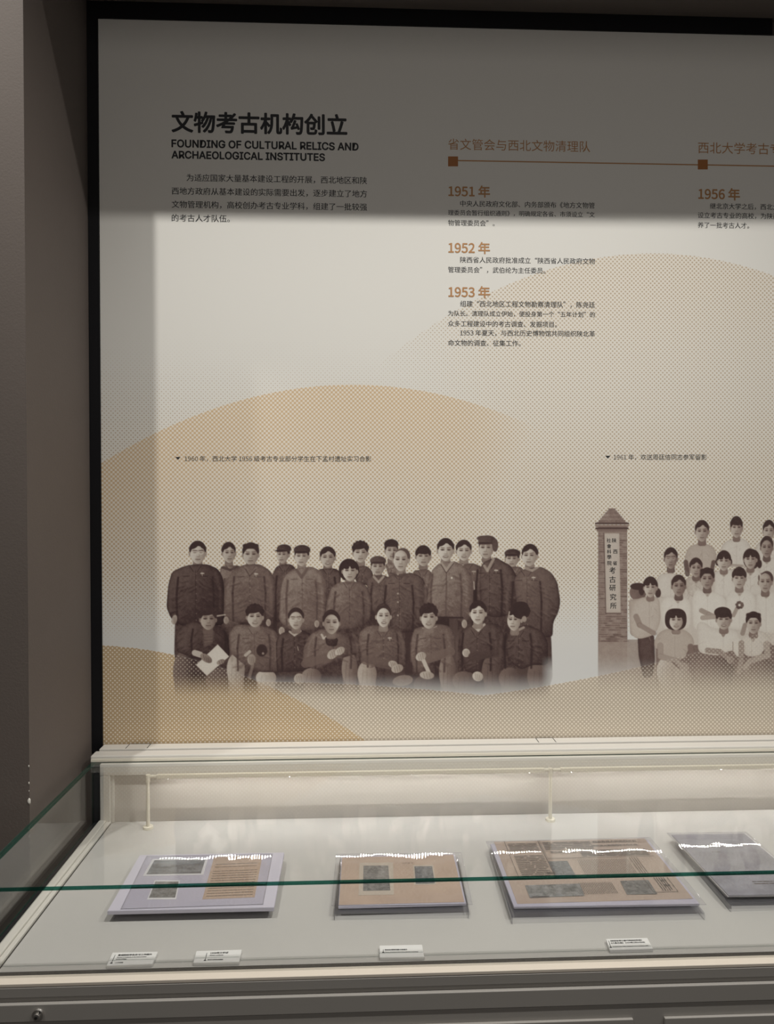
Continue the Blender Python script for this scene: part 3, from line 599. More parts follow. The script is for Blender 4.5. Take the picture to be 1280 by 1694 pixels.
def group_two():
    c = Cv(982, 834, 1296, 1172, 9)
    # brick gate pillar
    c.poly([(989, 870), (1037, 870), (1038, 1170), (989, 1170)], .50, noise=.16, edge=.03, rk=0); c.poly([(1030, 1058), (1120, 1058), (1120, 1175), (1030, 1175)], .62, noise=.1, edge=0, al=.85, rk=0)
    for k in range(8): yy = 841+k*3.2; hw = 6+k*2.7; c.poly([(1012-hw, yy), (1012+hw, yy), (1012+hw, yy+4), (1012-hw, yy+4)], .50+.06*(k % 2), noise=.25, edge=.06, rk=0)
    for yy, hw, t in ((866, 27, .26), (870, 26, .52), (874, 26, .24), (877, 24, .46)): c.line([(1012-hw, yy), (1012+hw, yy)], 3.4, t, 1, True)
    rnd = random.Random(5); yy = 881
    while yy < 1066:
        c.line([(990, yy), (1036, yy+.5)], .9, .68, .55); x = 989+rnd.uniform(0, 8)
        while x < 1036: c.line([(x, yy), (x, yy+3.4)], .8, .62, .25); c.line([(x+1, yy+2), (x+8, yy+2.1)], 2.4, .48+rnd.uniform(-.2, .2), .55); x += rnd.uniform(6, 10)
        yy += 3.7
    c.ell(1012, 1060, 8, 7, .3, .5, 4, solid=False); c.line([(1015, 1051), (1030, 1053)], 1.6, .25, .6)
    c.poly([(989, 1062), (1060, 1062), (1062, 1175), (989, 1175)], .62, noise=.1, edge=0, al=.9, rk=0)
    c.line([(998.5, 882), (1002, 1015), (1027, 1015)], 1.4, .22, .7)
    P = [(999.5, 882.5), (1024, 882.5), (1026.5, 1013.5), (1002.5, 1013.5)]; c.poly(P, .80, noise=.03, edge=.04, rk=0)
    # backs and bodies
    c.poly([(1090, 985), (1150, 950), (1296, 930), (1296, 1095), (1140, 1095), (1085, 1070)], .86, noise=.05, edge=0, rk=.05)
    c.poly([(1085, 1070), (1296, 1060), (1296, 1170), (1085, 1170)], .45, noise=.15, edge=0)
    c.ell(1055, 980, 14, 14, .42, noise=.1, shade=-.05); c.ell(1055, 970, 13, 6, .18)
    c.poly([(1040, 992), (1062, 990), (1064, 1060), (1042, 1050)], .72, noise=.06)
    def sh(P, t, cx, cy, v=1, nz=.06):
        c.poly(P, t+.01, noise=nz, edge=.08, rk=.3); ys = [p[1] for p in P]
        if v: c.line([(cx-5, cy), (cx, cy+8), (cx+5, cy)], 3, t-.30, .6); c.line([(cx-7, cy+1), (cx-1, cy+10)], 1, t-.22, .6); c.line([(cx+7, cy+1), (cx+1, cy+10)], 1, t-.22, .6)
        c.line([(cx, cy+10), (cx, max(ys)-2)], .9, t-.12, .5); r = random.Random(int(cx))
        for _ in range(7): fx = r.uniform(min(p[0] for p in P)+4, max(p[0] for p in P)-4); fy = r.uniform(cy+10, max(ys)-3); c.line([(fx, fy), (fx+r.uniform(-6, 6), fy+r.uniform(2, 7))], 1.2, t-.16, .35)
    f = face
    sh([(1148, 900), (1174, 900), (1185, 912), (1184, 932), (1176, 948), (1134, 948), (1131, 928), (1137, 907)], .74, 1161, 900, 0)
    c.line([(1134, 930), (1137, 950)], 8, .30, .9, True); c.line([(1180, 930), (1177, 946)], 7, .30, .9, True); f(c, 1161, 880, 10.8, 16, 0, .70, 'side', .15)
    sh([(1207, 892), (1230, 890), (1242, 903), (1243, 938), (1195, 938), (1192, 903)], .88, 1218, 890, 0); f(c, 1218, 873.5, 9.6, 16, .1, .72, 'bangs', .14)
    sh([(1257, 895), (1296, 893), (1296, 935), (1250, 930), (1248, 908)], .88, 1272, 895, 0); f(c, 1271.5, 879, 9.3, 15.5, 0, .72, 'side', .14)
    sh([(1256, 925), (1296, 920), (1296, 965), (1256, 960)], .89, 1268, 923); f(c, 1268, 906.5, 9.8, 16, 0, .62, 'buzz', .18)
    sh([(1094, 948), (1121, 949), (1133, 960), (1133, 990), (1088, 990), (1085, 960)], .87, 1109, 947, 0); f(c, 1109.4, 925, 10.5, 16, 0, .62, 'side', .14, glasses=1)
    sh([(1138, 953), (1164, 955), (1168, 985), (1140, 988), (1132, 965)], .80, 1151, 955, 1, .2); f(c, 1151, 940.5, 9.8, 14.5, .1, .66, 'part', .15)
    sh([(1182, 945), (1212, 942), (1218, 960), (1216, 990), (1180, 988)], .90, 1197, 944); [c.ell(1197+s_*11, 930, 3, 6, .15) for s_ in (-1, 1)]; f(c, 1197, 929, 10.3, 15, 0, .76, 'braids', .14)
    sh([(1225, 944), (1257, 940), (1264, 985), (1228, 985)], .89, 1241, 942); c.ell(1243, 925, 14, 17, .16); c.ell(1256, 933, 4, 7, .16); f(c, 1241, 926, 10.3, 15, 0, .74, 'braids', .15)
    c.line([(1205, 934), (1228, 936)], 3.5, .66, .8)
    sh([(1103, 985), (1112, 988), (1136, 988), (1144, 1002), (1142, 1040), (1096, 1042), (1090, 1000)], .91, 1121, 988); f(c, 1122.5, 970.5, 11, 16, .1, .60, 'side', .17)
    sh([(1150, 975), (1162, 978), (1186, 980), (1202, 992), (1202, 1042), (1146, 1042), (1144, 992)], .93, 1170, 977); f(c, 1169.5, 958.5, 11, 16, 0, .64, 'flat', .13)
    sh([(1208, 976), (1240, 975), (1250, 990), (1250, 1042), (1204, 1042), (1199, 992)], .93, 1223, 976); f(c, 1222.5, 957.5, 10.8, 16, 0, .76, 'bangs', .15)
    sh([(1251, 981), (1296, 978), (1296, 1050), (1248, 1045)], .92, 1267, 980); f(c, 1265.5, 963.5, 11, 16.5, 0, .72, 'bald', .16)
    c.limb([(1160, 1010), (1172, 1016), (1182, 1020)], 3.5, 3, .66); c.limb([(1162, 1022), (1182, 1020)], 3.5, 3, .72)
    c.limb([(1213, 1018), (1219, 1006)], 2.5, 2.2, .68)
    for i in range(9): c.ell(1223+4.5*math.cos(i*2.4), 1001+4.5*math.sin(i*2.4), 2.6, 2.4, .26+.07*(i % 3), .95, .8)
    # standing woman at the pillar
    c.poly([(1054, 1050), (1082, 1050), (1083, 1095), (1079, 1120), (1064, 1122), (1056, 1085)], .26, noise=.1)
    sh([(1060, 988), (1090, 987), (1093, 1025), (1086, 1045), (1078, 1052), (1055, 1058), (1044, 1050), (1041, 1018), (1047, 996)], .77, 1074, 986)
    c.limb([(1052, 1020), (1058, 1034), (1082, 1048)], 4, 3, .60); c.ell(1061, 977, 4.5, 8, .18); c.ell(1088, 981, 5, 8, .2); f(c, 1075.5, 972.5, 10.5, 15.5, 0, .76, 'braids', .15)
    # seated row
    knee(c, 1103, 1110, 17, 24, .78); knee(c, 1130, 1116, 15, 20, .68); knee(c, 1180, 1108, 34, 22, .42); knee(c, 1255, 1108, 28, 20, .45)
    sh([(1100, 1040), (1130, 1040), (1146, 1052), (1149, 1070), (1136, 1076), (1134, 1090), (1102, 1092), (1088, 1074), (1080, 1068), (1086, 1050)], .74, 1116, 1040, 0)
    c.ell(1116, 1047, 6, 4, .88, .9); c.limb([(1092, 1068), (1092, 1086), (1120, 1094), (1128, 1102)], 4.5, 3.5, .66); c.limb([(1142, 1070), (1146, 1092), (1144, 1108)], 4.5, 4, .48); c.line([(1113, 1096), (1124, 1106)], 3, .36, .7); f(c, 1118, 1026.5, 11.5, 16, .1, .80, 'bob', .13, smile=1)
    sh([(1178, 1040), (1216, 1040), (1230, 1066), (1231, 1086), (1218, 1088), (1212, 1074), (1190, 1085), (1155, 1080), (1152, 1030), (1165, 1028)], .90, 1196, 1042)
    c.poly([(1189, 1042), (1204, 1042), (1196, 1056)], .58, noise=.05, edge=.02); c.limb([(1170, 1076), (1190, 1078), (1206, 1090)], 4, 3.5, .60); hand(c, 1208, 1092, 6, 6, .66)
    c.line([(1212, 1062), (1212, 1086)], 1.4, .4, .6); f(c, 1197, 1025.5, 12, 16, 0, .74, 'bangs', .13, smile=1); c.ell(1195, 1013, 14, 9, .14, noise=.1)
    sh([(1228, 1050), (1258, 1042), (1274, 1054), (1275, 1068), (1262, 1075), (1258, 1086), (1232, 1086), (1224, 1064)], .86, 1243, 1046, 0)
    c.poly([(1236, 1048), (1252, 1046), (1246, 1064)], .66, noise=.05, edge=.02); c.limb([(1268, 1066), (1270, 1084), (1240, 1094), (1232, 1104)], 5, 4, .70); c.limb([(1226, 1064), (1226, 1092), (1222, 1112)], 4, 4, .62); c.limb([(1228, 1048), (1232, 1034)], 3, 3, .62)
    f(c, 1246, 1032, 11.5, 16.5, 0, .74, 'flat', .14); sh([(1273, 1052), (1296, 1046), (1296, 1075), (1276, 1072)], .88, 1286, 1050, 0); c.limb([(1278, 1072), (1280, 1086)], 4, 4, .45)
    Y = c.y0+(np.arange(c.h)+.5)/S; X = c.x0+(np.arange(c.w)+.5)/S
    st = np.interp(X, [985, 1040, 1060, 1300], [1078, 1078, 1086, 1084]); ln = np.interp(X, [985, 1050, 1100, 1300], [72, 72, 70, 66])
    fb = 1-np.clip((Y[:, None]-st[None])/ln[None], 0, 1); c.a *= fb*fb*(3-2*fb); return c

def sepia(v, warm):
    v = np.clip(v, 0, 1)
    k = np.array([0, .25, .5, .75, 1.0])
    if warm: R_, G_, B_ = [.022, .070, .190, .41, .74], [.012, .042, .136, .345, .70], [.013, .040, .118, .295, .635]
    else: R_, G_, B_ = [.028, .10, .26, .50, .80], [.016, .062, .19, .43, .77], [.015, .057, .165, .375, .71]
    return np.stack([np.interp(v, k, R_), np.interp(v, k, G_), np.interp(v, k, B_)], -1)
def photo_mesh(name, c, warm, root):
    a = aty(c.x0+2, c.y0+2, DT); b = aty(c.x0+c.w/S-3, c.y0+c.h/S-3, DT); step = D/F/S
    nx, nz = int((b.x-a.x)/step), int((a.z-b.z)/step); x = a.x+np.arange(nx+1)*step; z = a.z-np.arange(nz+1)*step
    GX, GZ = np.meshgrid(x, z); px, py = proj(GX, DT+.00012, GZ)
    fx = np.clip((px-c.x0)*S-.5, 0, c.w-1.001); fy = np.clip((py-c.y0)*S-.5, 0, c.h-1.001); ix, iy = fx.astype(int), fy.astype(int); fx -= ix; fy -= iy
    def smp(A_): return (A_[iy, ix]*(1-fx)+A_[iy, ix+1]*fx)*(1-fy)+(A_[iy+1, ix]*(1-fx)+A_[iy+1, ix+1]*fx)*fy
    v, al_ = smp(c.v), smp(c.a); col = np.dstack([sepia(v+.012*np.random.RandomState(1).randn(*v.shape), warm), al_]).astype(np.float32)
    n = (nx+1)*(nz+1); co = np.stack([GX, np.full_like(GX, DT+.00012), GZ], -1).reshape(-1).astype(np.float32)
    i = np.arange(nz)[:, None]*(nx+1)+np.arange(nx)[None]; q = np.stack([i, i+nx+1, i+nx+2, i+1], -1).reshape(-1, 4)
    use = (al_.reshape(-1)[q].max(1) > .004); q = q[use]                    # cut the print out along its own outline
    ids = np.unique(q); rm = np.full(n, -1); rm[ids] = np.arange(len(ids)); q = rm[q]
    me = bpy.data.meshes.new(name); me.vertices.add(len(ids)); me.vertices.foreach_set('co', co.reshape(-1, 3)[ids].ravel())
    me.loops.add(q.size); me.loops.foreach_set('vertex_index', q.ravel().astype(np.int32)); me.polygons.add(len(q)); me.polygons.foreach_set('loop_start', np.arange(0, q.size, 4, dtype=np.int32))
    me.update(calc_edges=True); ca = me.color_attributes.new('ink', 'FLOAT_COLOR', 'POINT'); ca.data.foreach_set('color', col.reshape(-1, 4)[ids].ravel())
    o = link(name, me, M_print); o['label'] = 'sepia group photograph of men in padded jackets' if warm else 'pale sepia group photograph beside a brick gate pillar'; keep(o, root)
photo_mesh('group_photograph', group_one(), True, panel)
photo_mesh('group_photograph', group_two(), False, panel)
text_on('signboard_lettering', [(ch, x-3.6, x+3.6, y) for ch, x, y in (('陕', 1015.8, 894), ('西', 1017.6, 912.5), ('省', 1017, 931.5), ('社', 1006.8, 894), ('會', 1007.3, 903.5), ('科', 1007.4, 912.5), ('學', 1007.5, 921.5), ('院', 1008, 931.5))]
    + [(ch, x-5.3, x+5.3, y) for ch, x, y in (('考', 1012.8, 943.5), ('古', 1013, 958.5), ('研', 1013, 972.5), ('究', 1014, 987.5), ('所', 1014.4, 1002))], M_ink, panel, .012, y=DT-.0001)

# ------------------------------------------------------------------ display case
ZD = EYE-.81            # deck level
ZT = EYE-.658           # glass top
YF = 1.262              # front glass outer face
XG = -.673              # side glass outer face
XE = 1.9                # case runs on past the right of the frame
case = empty('display_case', (.6, 1.6, 0), 'long white museum table case with glass top standing against the printed panel', 'display case')
def cb(name, dims, m, bev=0): return keep(bx(name, dims, m, bev=bev), case)
cb('deck', (XG+.022, XE, YF+.0085, 1.862, ZD-.02, ZD), M_deck)
YB = 1.862
cb('back_panel', (XG+.025, XE, YB+.0005, YB+.012, ZD-.02, EYE-.6615), M_back)
# raised frame around the back panel
cb('frame_strip', (XG+.025, XE, YB-.010, YB, EYE-.688, EYE-.6595), M_rail, .001)
cb('frame_strip', (XG+.025, XG+.050, YB-.010, YB, ZD+.0005, EYE-.6885), M_rail, .001)
cb('frame_strip', (XG+.0505, XG+.058, YB-.0045, YB, ZD+.0005, EYE-.689), M_rail, .0008)
# top rail: two stepped profiles
cb('top_rail', (XG+.004, XE, 1.908, D-.0045, EYE-.659, EYE-.6395), M_rail, .0015)
cb('top_rail', (XG-.004, XE, 1.868, 1.9065, EYE-.659, EYE-.6435), M_rail, .0025)
cb('rail_shadow_gap', (XG+.004, XE, 1.9066, 1.9079, EYE-.659, EYE-.6465), M_seam)
cb('rail_lip', (XG-.002, XE, 1.865, 1.8679, EYE-.6575, EYE-.651), M_cream)
for x0, x1 in ((213, 248), (886, 914)):
    a = aty(x0, 1237, 1.94).x; b = aty(x1, 1237, 1.94).x; zz = EYE-.6394
    bm = bmesh.new()
    for d in ((a, a+.0018, 1.910, 1.944), (b, b+.0018, 1.910, 1.944), (a, b+.0018, 1.944, 1.9455)): box(bm, d[0], d[1], d[2], d[3], zz-.0004, zz+.0003)
    keep(build('cover_seam', bm, M_seam), case)
# left side rail, gasket
bm = bmesh.new(); box(bm, XG+.0225, XG+.040, YF+.009, YB-.0105, ZD-.01, ZD+.010, .002); box(bm, XG+.0405, XG+.050, YF+.009, YB-.0105, ZD-.01, ZD+.006, .001)
keep(build('side_rail', bm, M_rail), case)
cb('rail_seam', (XG+.0502, XG+.0522, YF+.009, YB-.011, ZD+.0001, ZD+.0008), M_seam)
cb('gasket', (XG+.0078, XG+.0222, YF+.009, YB+.012, ZD-.02, ZD+.0015), M_gask)
cb('gasket', (XG+.0078, XG+.0245, YB-.004, YB+.012, ZD+.002, EYE-.6665), M_gask)
cb('gasket', (XG+.0078, XE, YF+.0076, YF+.0084, ZD-.02, ZD+.0008), M_gask)
# glass
def pane(name, d, gm=None, face=None):
    bm = bmesh.new(); fs = box(bm, *d); sz = (d[1]-d[0], d[3]-d[2], d[5]-d[4]); thin = sz.index(min(sz)); bm.normal_update()
    for f in bm.faces:
        c = f.calc_center_median(); mid = ((d[0]+d[1])/2, (d[2]+d[3])/2, (d[4]+d[5])/2)
        ax = max(range(3), key=lambda i: abs(c[i]-mid[i])/max(sz[i], 1e-6)); f.material_index = 0 if ax == thin else 1
    return keep(build(name, bm, [face or gm or M_glass, gm or M_edge]), case)
pane('glass_top', (XG, XE, YF, 1.8648, ZT-.007, ZT), None, M_glasst)
pane('glass_front', (XG, XE, YF, YF+.007, ZD-.004, ZT-.0075), M_glassf)
pane('glass_side', (XG, XG+.007, YF+.0075, 1.8648, ZD-.004, ZT-.0075))
# body
zl = ZD-.0045
cb('front_ledge', (XG-.004, XE, YF-.016, YF+.0075, zl-.006, zl), M_ledge, .001)
cb('cabinet_body', (XG-.002, XE, YF-.014, 1.90, .08, zl-.0065), M_case)
def front(px, py, y): return aty(px, py, y)
zb1 = front(600, 1646.3, YF-.022).z                       # bright top edge of the proud panel
cb('upper_band', (XG-.003, XE, YF-.0165, YF-.0145, zb1+.0085, zl-.007), M_case, .0005)
zb2 = front(600, 1677.3, YF-.024).z
cb('front_panel', (XG-.004, XE, YF-.022, YF-.0145, zb2+.0012, zb1), M_case, .0012)
cb('plinth', (XG+.03, XE, YF+.02, 1.88, .0005, .0795), M_seam)
cb('lower_frame', (XG-.004, XE, YF-.0205, YF-.0145, .085, zb2), M_case, .001)
zb3 = front(1000, 1687.5, YF-.026).z
xa = front(1047.5, 1688, YF-.026).x; xb = front(1099.5, 1688, YF-.026).x
for x0, x1 in ((-.33, xa), (xb, 1.8)):
    cb('cabinet_door', (x0, x1, YF-.0265, YF-.0207, .12, zb3), M_case, .0012)
# lock
lk = front(63, 1678, YF-.0225); bm = bmesh.new()
cyl(bm, (lk.x, YF-.0222, lk.z), (lk.x, YF-.0255, lk.z), .0098, 32, .009); lock = keep(build('lock', bm, M_chrome), case)
bm = bmesh.new(); cyl(bm, (lk.x-.0005, YF-.0257, lk.z-.0015), (lk.x-.0005, YF-.029, lk.z-.0015), .0055, 28, .005); o = build('lock_barrel', bm, M_chrome); o.parent = lock
bm = bmesh.new(); cyl(bm, (lk.x-.001, YF-.0291, lk.z-.002), (lk.x-.001, YF-.0296, lk.z-.002), .0027, 20); box(bm, lk.x+.003, lk.x+.0048, YF-.0262, YF-.0257, lk.z+.003, lk.z+.0075); o = build('keyhole', bm, M_dark); o.parent = lock

# ------------------------------------------------------------------ light bars
YL = 1.822; ZLb = aty(300, 1283.5, YL).z
px0 = atz(245, 1365, ZD); 
xp0 = aty(245, 1365, YL).x; xp1 = aty(910, 1353, YL).x
def light_bar(x0, x1, posts, label, clearjoin=False):
    t = empty('light_bar', (x0, YL, ZD), label, 'light bar', 'slim light bars along the back of the case')
    R = .0048
    bm = bmesh.new(); box(bm, x0+.022, x1-.012, YL-R, YL+R, ZLb-R, ZLb+R, .0008); keep(build('tube', bm, M_cream), t)
    for xa_, xb_ in ((x0+.002, x0+.022), (x1-.012, x1)):
        bm = bmesh.new(); cyl(bm, (xa_, YL, ZLb), (xb_, YL, ZLb), R*.8, 16); keep(build('end_joint', bm, M_cream), t)
    for xp in posts:
        bm = bmesh.new(); cyl(bm, (xp, YL, ZD+.006), (xp, YL, ZLb-.0005), .0046, 20, .0038); post = keep(build('post', bm, M_cream, smooth=False), t)
        bm = bmesh.new(); cyl(bm, (xp, YL, ZD+.0002), (xp, YL, ZD+.006), .0125, 28, .0115); keep(build('post_foot', bm, M_cream), t)
        bm = bmesh.new(); cyl(bm, (xp, YL, ZLb-.014), (xp, YL, ZLb+R*.9), .0055, 16); keep(build('collar', bm, M_cream), t)
    bm = bmesh.new(); x = x0+.03
    while x < x1-.02:
        for dy in (-.0019, .0019): box(bm, x-.0012, x+.0012, YL+dy-.0011, YL+dy+.0011, ZLb-R-.0001, ZLb-R+.0005)
        x += .0068
    o = keep(build('led_chips', bm, M_led), t); o['kind'] = 'stuff'
    for k in range(4):
        xx = x0+.05+k*(x1-x0-.1)/3; bm = bmesh.new()
        box(bm, xx-.003, xx+.003, YL-.0052, YL+.0052, ZLb-R-.0012, ZLb-R+.002, .0005); keep(build('diffuser_clip', bm, M_acry), t)
    return t
light_bar(xp0, xp1-.004, [xp0], 'slim cream light bar on the left half of the case with corner post')
light_bar(xp1+.004, 1.75, [xp1], 'slim cream light bar running from middle post to right edge of view')

# ------------------------------------------------------------------ documents
T = .0205
ZR = ZD+.0145      # top of acrylic risers
def quad(pts, z): return [atz(px, py, z) for px, py in pts]
def inset(q, d):
    c = sum((Vector(p) for p in q), Vector())/4; return [Vector(p)+(c-Vector(p)).normalized()*d for p in q]
def biq(q, s, t): return (Vector(q[0])*(1-s)+Vector(q[1])*s)*(1-t)+(Vector(q[3])*(1-s)+Vector(q[2])*s)*t
def riser(q, label):
    """clear acrylic stand: plate with two folded legs"""
    z = q[0].z; q = [Vector((p.x, p.y, ZR)) for p in q]
    t = empty('acrylic_riser', (q[3].x, q[3].y, ZD), label, 'stand', 'clear acrylic stands under the documents')
    keep(sl('plate', q, .002, M_acry, bev=.0006), t)
    for a, b in ((0, 3), (1, 2)):
        d = (q[1]-q[0]).normalized()*.002*(1 if a == 0 else -1)
        lo = [q[a], q[a]+d, q[b]+d, q[b]]; lo = [p-Vector((0, 0, .0021)) for p in lo]
        keep(sl('leg', lo, ZR-ZD-.0023, M_acry), t)
    return t
def sheet(name, pts, z, m, root, th=.0004): return keep(sl(name, quad(pts, z), th, m), root)
def sleeve(pts, z, root):
    keep(sl('sleeve', quad(pts, z), .0005, M_sleeve), root)
    q = quad(pts, z+.0004); bm = bmesh.new()
    for i in range(4):
        a, b = q[i], q[(i+1) % 4]; cyl(bm, a, b, .0005, 6)
    keep(build('sleeve_seam', bm, M_acry), root)
def dashes(q, rects, m, name, root, z):
    """printed lines: (s0,s1,t0,t1,count,vertical,thick)"""
    bm = bmesh.new(); rnd = random.Random(3)
    for (s0, s1, t0, t1, n, vert, th) in rects:
        for i in range(n):
            f = (i+.5)/n
            if vert:
                s = s0+(s1-s0)*f; t = t0
                while t < t1-.01:
                    e = min(t1, t+rnd.uniform(.05, .16)); P = [(s-th, t), (s+th, t), (s+th, e), (s-th, e)]
                    bm.faces.new([bm.verts.new(biq(q, a, b)+Vector((0, 0, z))) for a, b in P]); t = e+rnd.uniform(.004, .012)
            else:
                t = t0+(t1-t0)*f; s = s0
                while s < s1-.01:
                    e = min(s1, s+rnd.uniform(.03, .11)); P = [(s, t-th), (e, t-th), (e, t+th), (s, t+th)]
                    bm.faces.new([bm.verts.new(biq(q, a, b)+Vector((0, 0, z))) for a, b in P]); s = e+rnd.uniform(.004, .012)
    keep(build(name, bm, m), root)['kind'] = 'stuff'
def glyphs_on(q, items, m, name, root, z, off=.02):
    """real glyphs laid flat on quad q: (string, s0, s1, t centre)"""
    def make(geo):
        V, Fc = [], []; n0 = 0; W_, H_ = (q[1]-q[0]).length, (q[3]-q[0]).length
        for (s, s0, s1, tc), (co, fc) in zip(items, geo):
            mn, mx_ = co.min(0), co.max(0); k = (s1-s0)*W_/(mx_[0]-mn[0])
            P = [list(biq(q, s0+(c[0]-mn[0])*k/W_, tc-(c[1]-(mn[1]+mx_[1])/2)*k/H_)+Vector((0, 0, z+c[2]*2e-5))) for c in co]
            V += P; Fc += [[v+n0 for v in p_] for p_ in fc]; n0 += len(P)
        me = bpy.data.meshes.new(name); me.from_pydata(V, [], Fc); me.update(); o = keep(link(name, me, m), root)
        if name in ('headline_print', 'block_lettering'): o['kind'] = 'stuff'
    TQ.append((make, [i[0] for i in items], off, 1))

# 1: lilac-white board with two photographs and a handwritten letter
z1 = ZR+.0085
B1 = [(231, 1414.5), (470, 1410), (453, 1501), (177.5, 1507)]
riser(inset(quad([(237, 1422), (462, 1418), (449, 1505), (184, 1511)], ZR), .004), 'clear acrylic stand under the pale lilac board at the left')
d1 = empty('mounted_board', atz(300, 1460, z1), 'pale lilac board holding two black-and-white photographs and a brown handwritten letter', 'document', 'archive documents on the case deck')
keep(sl('backing_board', quad(B1, z1), .0078, M_foam, bev=.0006), d1)
for nm, P, mm in (('photograph', [(252.5, 1421), (344, 1420.5), (336, 1447), (236, 1449)], M_ph1), ('photograph', [(256, 1456), (298, 1456), (291, 1487.5), (243, 1488)], M_ph2)):
    ph = sheet(nm, P, z1+.0006, M_white, d1, .0005); q = quad(P, z1+.0008)
    c = [biq(q, a, b) for a, b in ((.045, .075), (.955, .075), (.955, .91), (.045, .91))]; o = sl('photo_image', c, .0002, mm)
    o.parent = ph
LT = [(354, 1418), (434, 1415), (421, 1484), (334.5, 1487.5)]
sheet('letter', LT, z1+.0006, M_kraft, d1, .0005)
dashes(quad(LT, z1+.0006), [(.08, .92, .16, .30, 2, 0, .006), (.06, .95, .34, .97, 11, 0, .006)], M_inkn, 'handwriting', d1, .0002)
sleeve([(242.5, 1416), (451, 1412), (435, 1496), (199.5, 1504)], z1+.0016, d1)
# 2: brown sheet with two rubbings
z2 = ZR+.006
S2 = [(556, 1413), (763, 1410.5), (781.5, 1496.5), (548.6, 1498.6)]
riser(quad([(562, 1420), (757, 1417), (776, 1508), (552, 1511)], ZR), 'clear acrylic stand under the brown sheet with two rubbings')
d2 = empty('rubbing_sheet', atz(665, 1455, z2), 'brown paper sheet with two small grey rubbings inside a clear sleeve', 'document', 'archive documents on the case deck')
keep(sl('mount_board', quad([(565, 1416), (752, 1412.5), (771, 1494.5), (559.5, 1500)], z2-.0006), .0045, M_foam, bev=.0005), d2)
sheet('brown_sheet', [(566, 1418.5), (749.5, 1414), (768, 1492), (560.6, 1497)], z2, M_kraft, d2, .0004)
sheet('paper_patch', [(594.5, 1427.5), (650, 1426.5), (651.5, 1480), (593, 1481)], z2+.0005, M_pale, d2)
sheet('rubbing', [(601, 1432), (642, 1431.5), (645.5, 1472.5), (600.5, 1473.5)], z2+.0010, M_rub1, d2)
sheet('paper_patch', [(683, 1431), (716.5, 1430.5), (721.5, 1463), (685, 1464)], z2+.0005, M_pale, d2)
sheet('rubbing', [(685.3, 1433.2), (714.6, 1432.8), (719, 1461), (687.6, 1461.8)], z2+.0010, M_rub2, d2)
glyphs_on(quad([(566, 1418.5), (749.5, 1414), (768, 1492), (560.6, 1497)], z2), [('木 刻 拓 本', .53, .63, .17)], M_inkn, 'handwriting', d2, .0003, .01)
sleeve(S2, z2+.0022, d2)
# 3: newspaper
z3 = ZR+.006
NP = [(817, 1392.5), (1066, 1387), (1146, 1486.5), (855.5, 1495)]
riser(quad([(810, 1402), (1072, 1397), (1166, 1510), (846, 1517)], ZR), 'clear acrylic stand under the old newspaper')
d3 = empty('old_newspaper', atz(980, 1440, z3), 'old brown newspaper page with columns of print and dark pictures in a clear sleeve', 'newspaper', 'archive documents on the case deck')
keep(sl('mount_board', quad([(811, 1396), (1072, 1389), (1157, 1495), (850, 1500)], z3-.0006), .0045, M_foam, bev=.0005), d3)
q = quad(NP, z3); bm = bmesh.new(); NX, NY = 24, 12; g = [[bm.verts.new(biq(q, i/NX, j/NY)+Vector((0, 0, .0004*math.sin(i*.7)*math.sin(j*.9)))) for i in range(NX+1)] for j in range(NY+1)]
for j in range(NY):
    for i in range(NX): bm.faces.new((g[j][i], g[j+1][i], g[j+1][i+1], g[j][i+1]))
o = keep(build('newspaper_page', bm, M_news), d3); md = o.modifiers.new('thick', 'SOLIDIFY'); md.thickness = .0004; md.offset = -1
for P, mm in (([(906, 1425), (938, 1424), (954.5, 1452), (919, 1453)], M_rub2), ([(868, 1464.5), (959, 1461.5), (966.5, 1481.5), (876.5, 1484.8)], M_ph2), ([(1025.6, 1457), (1072, 1455.5), (1087, 1478.5), (1037, 1479.7)], M_rub1)):
    sheet('newspaper_picture', P, z3+.0013, mm, d3, .0002)
pq = quad(NP, z3+.0007)
dashes(pq, [(.08, .27, .04, .18, 5, 0, .005), (.09, .275, .26, .62, 13, 0, .0045), (.31, .62, .03, .18, 5, 0, .006), (.52, .95, .19, .31, 5, 0, .006), (.47, .79, .36, .66, 30, 1, .0013),
    (.10, .2, .9, .93, 1, 0, .006), (.40, .60, .73, .90, 20, 1, .0014), (.80, .86, .34, .62, 4, 1, .002), (.86, .93, .68, .88, 5, 1, .0022)], M_inkn, 'newspaper_print', d3, .0007)
bm = bmesh.new()
for (a, b, c, e) in ((.065, .0, .068, .62), (.285, .0, .289, .64), (.295, .0, .297, .64), (.30, .325, .97, .331), (.80, .68, .803, .9), (.945, .68, .948, .9), (.80, .895, .948, .9), (.62, .0, .622, .2)):
    bm.faces.new([bm.verts.new(biq(pq, s, t)+Vector((0, 0, .0008))) for s, t in ((a, b), (c, b), (c, e), (a, e))])
keep(build('column_rule', bm, M_inkn), d3)
glyphs_on(pq, [('西安各界人民热烈庆祝', .64, .93, .05), ('陕西省文物清理队工作汇报', .62, .92, .12), ('考古发掘新收获', .33, .50, .22), ('半坡', .245, .30, .57), ('遗址', .89, .93, .73), ('报道', .89, .93, .80)], M_inkn, 'headline_print', d3, .001, .03)
sleeve([(803.7, 1392), (1075, 1385), (1168, 1496.5), (845, 1502.6)], z3+.0032, d3)
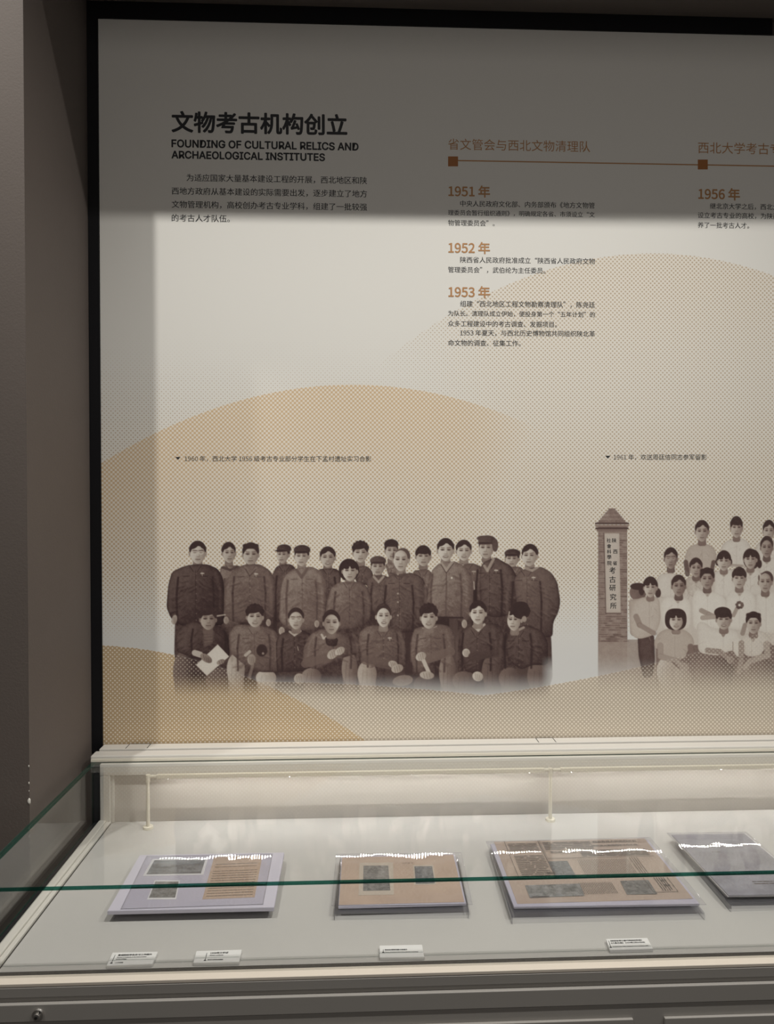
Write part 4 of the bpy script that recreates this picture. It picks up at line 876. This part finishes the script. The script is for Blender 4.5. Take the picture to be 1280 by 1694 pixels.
# 4: grey booklet
z4 = ZR+.010
riser(quad([(1116, 1390), (1230, 1388), (1345, 1494), (1208, 1497)], ZR), 'clear acrylic stand under the grey booklet at the right')
d4 = empty('grey_booklet', atz(1230, 1430, z4), 'thin grey booklet stacked on white sheets under a clear cover at the right edge', 'booklet', 'archive documents on the case deck')
def grow(P, d): return [(x+dx*d, y+dy*d) for (x, y), (dx, dy) in zip(P, ((-1, -.6), (1, -.6), (1, .6), (-1, .6)))]
C4 = [(1111, 1381), (1231, 1379), (1350, 1478), (1205, 1481)]
for k, dz in enumerate((.0078, .0052, .0026)):
    keep(sl('white_sheet', quad([(x-k*.0+(-2, 3, 3, -1)[i], y+(0, 0, 1.5, 2)[i]) for i, (x, y) in enumerate(C4)], z4-dz), .0016, M_white, bev=.0004), d4)
sheet('cover', C4, z4, M_bkl, d4, .0022)
q4 = quad(C4, z4)
glyphs_on(q4, [('考古通讯', .30, .42, .33)], M_inkn, 'cover_print', d4, .0003, .02)
dashes(q4, [(.42, .9, .80, .86, 2, 0, .006)], M_inkn, 'cover_lines', d4, .0003)
sleeve([(1102.6, 1378), (1234, 1376), (1357, 1482), (1202, 1484)], z4+.0018, d4)

# ------------------------------------------------------------------ label blocks
def label_block(P, label, lines, rule):
    zt = ZD+.0065; q = quad(P, zt)
    t = empty('caption_block', atz((P[0][0]+P[2][0])/2, (P[0][1]+P[2][1])/2, ZD), label, 'label', 'white caption blocks along the front of the deck')
    keep(sl('block', q, .0062, M_label, bev=.0006), t)
    glyphs_on(q, lines, M_ink, 'block_lettering', t, .0003, .03)
    if rule:
        bm = bmesh.new(); s0, ta, tb = rule
        for a, b, c, e in ((s0, ta, s0+.012, tb), (s0-.02, tb-.05, s0+.03, tb+.02)):
            bm.faces.new([bm.verts.new(biq(q, s, t_)+Vector((0, 0, .0003))) for s, t_ in ((a, b), (c, b), (c, e), (a, e))])
        keep(build('block_rule', bm, M_ink), t)
label_block([(186.3, 1575.5), (261, 1574), (251.6, 1594.4), (176, 1597.4)], 'white caption block with a long bold line below the lilac board, leftmost on deck', [('黄城院校学生实习工作照片', .15, .90, .24), ('Photos of students in the field practice', .15, .80, .42), ('at the college', .15, .38, .56), ('1958年拍摄', .16, .34, .82)], (.08, .22, .85))
label_block([(325, 1573), (399.8, 1570.7), (395, 1591), (319.5, 1592.6)], 'white caption block with a short bold line, second from left on the deck', [('1958年工农证', .32, .72, .24), ('Worker certificate', .32, .62, .43), ('西北大学历史系提供', .30, .64, .80)], (.24, .22, .85))
label_block([(627.7, 1564), (698, 1562.4), (701.6, 1582.8), (627.7, 1583.8)], 'white caption block below the brown sheet with rubbings', [('陕西省博物馆藏木简照片', .12, .64, .40), ('Photos of bamboo slips in the collection of museum', .13, .88, .60)], (.08, .36, .62))
label_block([(1002, 1553), (1070.5, 1551.3), (1080, 1569.3), (1008.4, 1571.4)], 'white caption block with two bold lines below the newspaper', [('《陕西省第三届代表团的贺信》', .08, .84, .22), ('《人民日报》1956年2月20日刊', .08, .88, .42), ('Congratulatory letter published in the newspaper daily', .09, .93, .74)], (.04, .2, .8))

flush_text()
